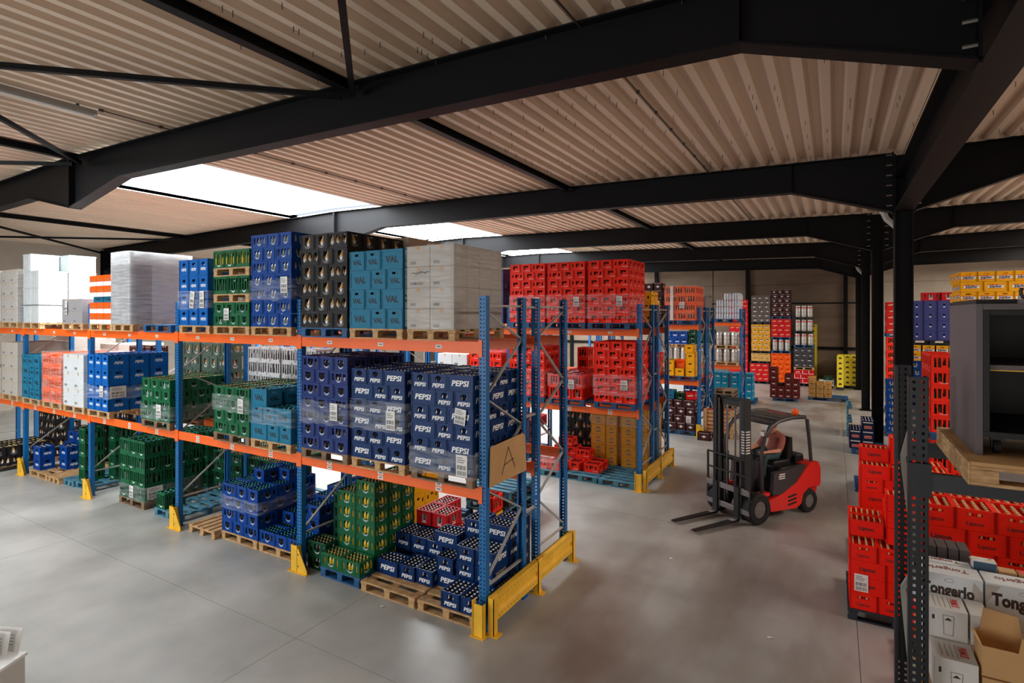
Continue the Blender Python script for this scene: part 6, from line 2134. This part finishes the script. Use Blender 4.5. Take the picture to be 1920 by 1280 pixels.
# overhead guard
for s in (-1, 1):
    q = MB()
    q.tube([(-0.86, s * 0.44, 0.96), (-0.8, s * 0.44, 1.42), (-0.73, s * 0.44, 1.84), (-0.66, s * 0.44, 1.9), (-0.3, s * 0.44, 1.92), (0.1, s * 0.44, 1.88), (0.34, s * 0.44, 1.79), (0.48, s * 0.44, 1.64), (0.58, s * 0.44, 1.3), (0.56, s * 0.44, 0.5)],
           [0.035, 0.035, 0.036, 0.04, 0.042, 0.042, 0.042, 0.038, 0.034, 0.034], M_FKDARK, 8)
    fp('guard_post', q, smooth=True)
for i in range(7):
    q = MB()
    x = -0.66 + i * 0.16
    z = 1.91 if x < 0 else 1.91 - (x * x) * 0.7
    q.box(x - 0.012, x + 0.012, -0.43, 0.43, z - 0.03, z + 0.015, M_FKDARK)
    fp('roof_bar', q)
q = MB()
q.prism([(-0.66, 1.92), (-0.3, 1.94), (0.1, 1.9), (0.32, 1.82), (0.32, 1.81), (0.1, 1.89), (-0.3, 1.93), (-0.66, 1.91)], 'y', -0.4, 0.4, mat('tinted_roof_pane', (70, 68, 66), 0.15))
fp('roof_pane', q)
q = MB()
q.lathe([(0.05, 0), (0.065, 0.02), (0.066, 0.07), (0.05, 0.115), (0.02, 0.13)], -0.56, 0.3, M_BEACON, 12, 1.925)
fp('beacon', q, smooth=True, label='round orange beacon lamp')
q = MB()
q.bbox(0.44, 0.52, 0.36, 0.46, 1.62, 1.72, M_FKGREY, 0.01)
o = fp('work_lamp', q)
q = MB()
q.box(0.52, 0.524, 0.37, 0.45, 1.63, 1.71, M_WHITE)
fp('lens', q, o)

def fq(name, mb, parent=None):
    # mast group sits 0.16 m further back than drawn
    if parent is None:
        mb.v = [(p[0] - 0.16, p[1], p[2]) for p in mb.v]
        return fp(name, mb)
    mb.v = [(p[0] - 0.16, p[1], p[2]) for p in mb.v]
    return fp(name, mb, parent)


# mast
for s in (-1, 1):
    q = MB()
    y0_, y1_ = s * 0.29, s * 0.38
    q.box(0.96, 1.1, min(y0_, y1_), min(y0_, y1_) + 0.014 if s > 0 else max(y0_, y1_), 0.1, 2.34, M_FKBLACK) if False else None
    q.box(0.96, 1.12, s * 0.38 - 0.009, s * 0.38 + 0.009, 0.08, 2.34, M_FKBLACK)
    q.box(0.96, 0.975, min(s * 0.3, s * 0.38), max(s * 0.3, s * 0.38), 0.08, 2.34, M_FKBLACK)
    q.box(1.105, 1.12, min(s * 0.3, s * 0.38), max(s * 0.3, s * 0.38), 0.08, 2.34, M_FKBLACK)
    o = fq('mast_upright', q)
    q = MB()
    q.box(0.985, 1.1, s * 0.3 - 0.008, s * 0.3 + 0.008, 0.12, 2.3, M_FKDARK)
    q.box(0.985, 1.0, min(s * 0.24, s * 0.3), max(s * 0.24, s * 0.3), 0.12, 2.3, M_FKDARK)
    q.box(1.088, 1.1, min(s * 0.24, s * 0.3), max(s * 0.24, s * 0.3), 0.12, 2.3, M_FKDARK)
    fq('inner_upright', q)
    q = MB()
    q.tube([(0.94, s * 0.2, 0.15), (0.94, s * 0.2, 1.25)], 0.035, M_FKBLACK, 10)
    q.tube([(0.94, s * 0.2, 1.25), (0.94, s * 0.2, 2.18)], 0.022, M_ZINC, 10)
    fq('lift_cylinder', q)
    q = MB()
    q.tube([(1.0, s * 0.36, 0.4), (1.05, s * 0.36, 0.7), (1.12, s * 0.36, 0.9)], 0.028, M_FKBLACK, 8)
    fq('tilt_cylinder', q)
    q = MB()
    q.bar((1.05, s * 0.1, 0.45), (1.05, s * 0.1, 2.14), 0.02, 0.03, M_FKGREY)
    fq('chain', q)
# pale lettering-like marks on the outer face of the near mast upright
q = MB()
for i in range(9):
    q.box(1.1205, 1.1215, 0.305, 0.375, 1.32 + i * 0.05, 1.345 + i * 0.05, M_PALE)
for i in range(9):
    q.box(0.985, 1.095, 0.3895, 0.3905, 1.32 + i * 0.05, 1.345 + i * 0.05, M_PALE)
fq('marks', q)
for x, z in ((0.96, 2.3), (0.96, 1.15), (0.96, 0.2)):
    q = MB()
    q.bbox(x, x + 0.035, -0.38, 0.38, z - 0.05, z + 0.04, M_FKBLACK, 0.005)
    fq('cross_member', q)
q = MB()
q.bbox(1.0, 1.06, -0.3, 0.3, 2.18, 2.28, M_FKBLACK, 0.005)
fq('cross_member', q)
# carriage, backrest, forks
for z in (0.2, 0.56):
    q = MB()
    q.bbox(1.13, 1.17, -0.52, 0.52, z, z + 0.1, M_FKGREY, 0.006)
    o = fq('carriage_bar', q)
    if z > 0.5:
        k = MB()
        for i in range(9):
            k.box(1.128, 1.172, -0.48 + i * 0.118, -0.455 + i * 0.118, z + 0.1, z + 0.115, M_FKGREY)
        fq('notches', k, o)
for s in (-1, 1):
    q = MB()
    q.bbox(1.13, 1.16, s * 0.5 - 0.02, s * 0.5 + 0.02, 0.3, 1.22, M_FKBLACK, 0.004)
    fq('backrest_post', q)
for z in (0.9, 1.2):
    q = MB()
    q.box(1.13, 1.16, -0.5, 0.5, z, z + 0.03, M_FKBLACK)
    fq('backrest_rail', q)
for i in range(5):
    q = MB()
    y = -0.32 + i * 0.16
    q.box(1.138, 1.152, y - 0.01, y + 0.01, 0.66, 1.2, M_FKBLACK)
    fq('backrest_bar', q)
for s in (-1, 1):
    q = MB()
    y = s * 0.26
    q.prism([(1.17, 0.68), (1.21, 0.68), (1.215, 0.12), (1.26, 0.085), (2.25, 0.06), (2.3, 0.048), (2.25, 0.04), (1.2, 0.04), (1.17, 0.08)], 'y', y - 0.055, y + 0.055, M_FKBLACK)
    o = fq('fork', q)
    k = MB()
    k.box(1.218, 1.36, y - 0.045, y + 0.045, 0.087, 0.0885, M_ZINC)  # pale strip painted as the highlight on the fork heel
    fq('heel_highlight', k, o)
# seat, wheel, levers
q = MB()
q.bbox(-0.52, -0.02, -0.24, 0.24, 0.95, 1.03, M_FKBLACK, 0.03)
fp('seat', q)
q = MB()
q.prism([(-0.5, 1.0), (-0.42, 1.02), (-0.5, 1.46), (-0.58, 1.46), (-0.6, 1.1)], 'y', -0.22, 0.22, M_FKBLACK)
fp('seat_back', q)
q = MB()
q.prism([(0.3, 0.5), (0.44, 0.5), (0.36, 1.08), (0.26, 1.04)], 'y', -0.12, 0.12, M_FKDARK)
fp('steering_column', q)
q = MB()
c0 = Vector((0.24, 0.0, 1.16))
ax = Vector((math.cos(R(50)), 0, -math.sin(R(50))))
ux, uy = Vector((math.sin(R(50)), 0, math.cos(R(50)))), Vector((0, 1, 0))
q.tube([c0 + ux * 0.16 * math.cos(a) + uy * 0.16 * math.sin(a) for a in [2 * PI * i / 20 for i in range(21)]], 0.013, M_FKBLACK, 8, False)
for a in (0.5, 2.6, 4.7):
    q.bar(c0, c0 + ux * 0.155 * math.cos(a) + uy * 0.155 * math.sin(a), 0.02, 0.012, M_FKBLACK)
q.tube([c0, c0 + ax * 0.12], 0.025, M_FKBLACK, 8)
fp('steering_wheel', q)
q = MB()
q.bbox(-0.45, -0.05, -0.4, -0.28, 0.95, 1.2, M_FKBLACK, 0.02)
fp('armrest_console', q)
q = MB()
q.bbox(-0.84, -0.6, -0.3, 0.3, 0.95, 1.12, M_FKBLACK, 0.03)
fp('battery_lid', q)

# ------------------------------------------------------------------ driver
M_SKIN = mat('skin', (206, 140, 112), 0.55)
M_SHIRT = mat('rust_shirt', (150, 82, 68), 0.8, var=0.08, scale=14)
M_JEANS = mat('dark_teal_trousers', (44, 66, 72), 0.8)
M_SHOE = mat('black_shoe', (22, 20, 20), 0.6)
M_HAIR = mat('dark_hair', (44, 32, 26), 0.8)
PV = {'pelvis': ((-0.3, 0, 1.11), 0.135), 'waist': ((-0.33, 0, 1.24), 0.13), 'chest': ((-0.34, 0, 1.42), 0.14), 'collar': ((-0.32, 0, 1.52), 0.085), 'neck': ((-0.3, 0, 1.585), 0.052), 'jaw': ((-0.265, 0, 1.645), 0.07), 'crown': ((-0.285, 0, 1.735), 0.088)}
PE = [('pelvis', 'waist', 's'), ('waist', 'chest', 's'), ('chest', 'collar', 's'), ('collar', 'neck', 'k'), ('neck', 'jaw', 'k'), ('jaw', 'crown', 'k')]
for n, s in (('l', 1), ('r', -1)):
    wr = c0 + ux * 0.16 * math.cos(s * 1.35) + uy * 0.16 * math.sin(s * 1.35) - ax * 0.045 + Vector((-0.05, 0, 0.0))
    PV.update({'sh' + n: ((-0.34, s * 0.19, 1.47), 0.068), 'um' + n: ((-0.26, s * 0.235, 1.36), 0.056), 'el' + n: ((-0.16, s * 0.27, 1.24), 0.045), 'fm' + n: ((-0.02, s * 0.23, 1.235), 0.041),
               'wr' + n: (tuple(wr + Vector((-0.05, s * 0.02, 0.005))), 0.028), 'pa' + n: (tuple(wr), 0.034),
               'hip' + n: ((-0.24, s * 0.11, 1.11), 0.1), 'th' + n: ((-0.02, s * 0.135, 1.13), 0.088), 'kn' + n: ((0.14, s * 0.15, 1.11), 0.064), 'cf' + n: ((0.18, s * 0.15, 0.88), 0.055), 'an' + n: ((0.18, s * 0.15, 0.6), 0.042), 'he' + n: ((0.2, s * 0.15, 0.55), 0.044), 'to' + n: ((0.33, s * 0.16, 0.535), 0.034)})
    PE += [('collar', 'sh' + n, 's'), ('sh' + n, 'um' + n, 's'), ('um' + n, 'el' + n, 's'), ('el' + n, 'fm' + n, 'k'), ('fm' + n, 'wr' + n, 'k'), ('wr' + n, 'pa' + n, 'k'),
           ('pelvis', 'hip' + n, 'j'), ('hip' + n, 'th' + n, 'j'), ('th' + n, 'kn' + n, 'j'), ('kn' + n, 'cf' + n, 'j'), ('cf' + n, 'an' + n, 'j'), ('an' + n, 'he' + n, 'h'), ('he' + n, 'to' + n, 'h')]
    for fi in range(4):          # fingers curl over the rim
        a = s * (1.15 + fi * 0.13)
        rim = c0 + ux * 0.16 * math.cos(a) + uy * 0.16 * math.sin(a)
        L = (0.9, 1.0, 0.95, 0.8)[fi]
        p1 = rim - ax * 0.026
        p2 = rim + (ux * math.cos(a) + uy * math.sin(a)) * 0.026 * L
        p3 = rim + ax * 0.024 * L
        for j, p in enumerate((p1, p2, p3)):
            PV['f%s%d%d' % (n, fi, j)] = (tuple(p), (0.0105, 0.0095, 0.008)[j])
        PE += [('pa' + n, 'f%s%d0' % (n, fi), 'k'), ('f%s%d0' % (n, fi), 'f%s%d1' % (n, fi), 'k'), ('f%s%d1' % (n, fi), 'f%s%d2' % (n, fi), 'k')]
    a = s * 1.0
    rim = c0 + ux * 0.16 * math.cos(a) + uy * 0.16 * math.sin(a)
    PV['t%s0' % n] = (tuple(rim - ax * 0.024 - (ux * math.cos(a) + uy * math.sin(a)) * 0.02), 0.012)
    PV['t%s1' % n] = (tuple(rim - (ux * math.cos(a) + uy * math.sin(a)) * 0.024 + ax * 0.006), 0.0095)
    PE += [('pa' + n, 't%s0' % n, 'k'), ('t%s0' % n, 't%s1' % n, 'k')]
names = list(PV)
me = bpy.data.meshes.new('person')
me.from_pydata([PV[n][0] for n in names], [(names.index(a), names.index(b)) for a, b, _ in PE], [])
tmp = bpy.data.objects.new('person_rig', me)
COL.objects.link(tmp)
tmp.modifiers.new('skin', 'SKIN')
if not me.skin_vertices:
    me.attributes.new('skin', 'FLOAT', 'POINT')
for i, n in enumerate(names):
    me.skin_vertices[0].data[i].radius = (PV[n][1], PV[n][1])
    me.skin_vertices[0].data[i].use_root = (n == 'pelvis')
sb = tmp.modifiers.new('sub', 'SUBSURF')
sb.levels = sb.render_levels = 2
dg = bpy.context.evaluated_depsgraph_get()
body = bpy.data.meshes.new_from_object(tmp.evaluated_get(dg))
COL.objects.unlink(tmp)
bpy.data.objects.remove(tmp)
for m in (M_SHIRT, M_SKIN, M_JEANS, M_SHOE):
    body.materials.append(m)
MK = {'s': 0, 'k': 1, 'j': 2, 'h': 3}
segs = [(Vector(PV[a][0]), Vector(PV[b][0]), MK[c], min(PV[a][1], PV[b][1])) for a, b, c in PE]
for p in body.polygons:
    c = p.center
    best, bm_ = 9e9, 0
    for a, b, k_, r_ in segs:
        d = b - a
        t = max(0, min(1, (c - a).dot(d) / max(1e-9, d.length_squared)))
        dist = (c - (a + d * t)).length / (r_ + 0.02)
        if dist < best:
            best, bm_ = dist, k_
    p.material_index = bm_
    p.use_smooth = True
body.name = 'person'
dr = ob('person', body, None, (FKX, FKY, 0), FKR, 'person in a rust-red shirt sitting at the forklift wheel, dark hair', 'person')
q = MB()
hc = Vector((-0.28, 0, 1.72))
v, f = [], []
nu, nv = 14, 7
for j in range(nv + 1):
    th = PI * 0.56 * j / nv
    for i in range(nu):
        ph = 2 * PI * i / nu
        front = max(0, math.cos(ph))
        r_ = 0.1
        zz = math.cos(th)
        cut = 1 - 0.25 * front * (j / nv)
        v.append((hc.x - 0.012 + r_ * 1.08 * math.sin(th) * math.cos(ph) * cut, r_ * 0.92 * math.sin(th) * math.sin(ph), hc.z + 0.012 + r_ * 1.02 * zz))
for j in range(nv):
    for i in range(nu):
        k_ = (i + 1) % nu
        f.append((j * nu + i, (j + 1) * nu + i, (j + 1) * nu + k_, j * nu + k_))
q.geo(v, f, M_HAIR)
ob('hair', q.mesh('hair', True), dr)
q = MB()
q.prism([(-0.185, 1.668), (-0.165, 1.668), (-0.186, 1.71)], 'y', -0.012, 0.012, M_SKIN)
ob('nose', q, dr)
for s in (-1, 1):
    q = MB()
    q.lathe([(0.001, -0.01), (0.009, -0.005), (0.009, 0.005), (0.001, 0.01)], -0.196, s * 0.034, mat('eye', (40, 30, 28), 0.3), 8, 1.712)
    ob('eye', q, dr)
    q = MB()
    q.bbox(-0.295, -0.265, s * 0.088 - 0.008, s * 0.088 + 0.008, 1.66, 1.72, M_SKIN, 0.004)
    ob('ear', q, dr)
q = MB()
q.box(-0.194, -0.188, -0.025, 0.025, 1.642, 1.65, mat('lips', (160, 88, 80), 0.6))
ob('mouth', q, dr)
q = MB()
q.lathe([(0.075, 0), (0.07, 0.02), (0.064, 0.04)], -0.31, 0, mat('grey_collar', (150, 156, 152), 0.8), 12, 1.535)
ob('collar', q, dr)
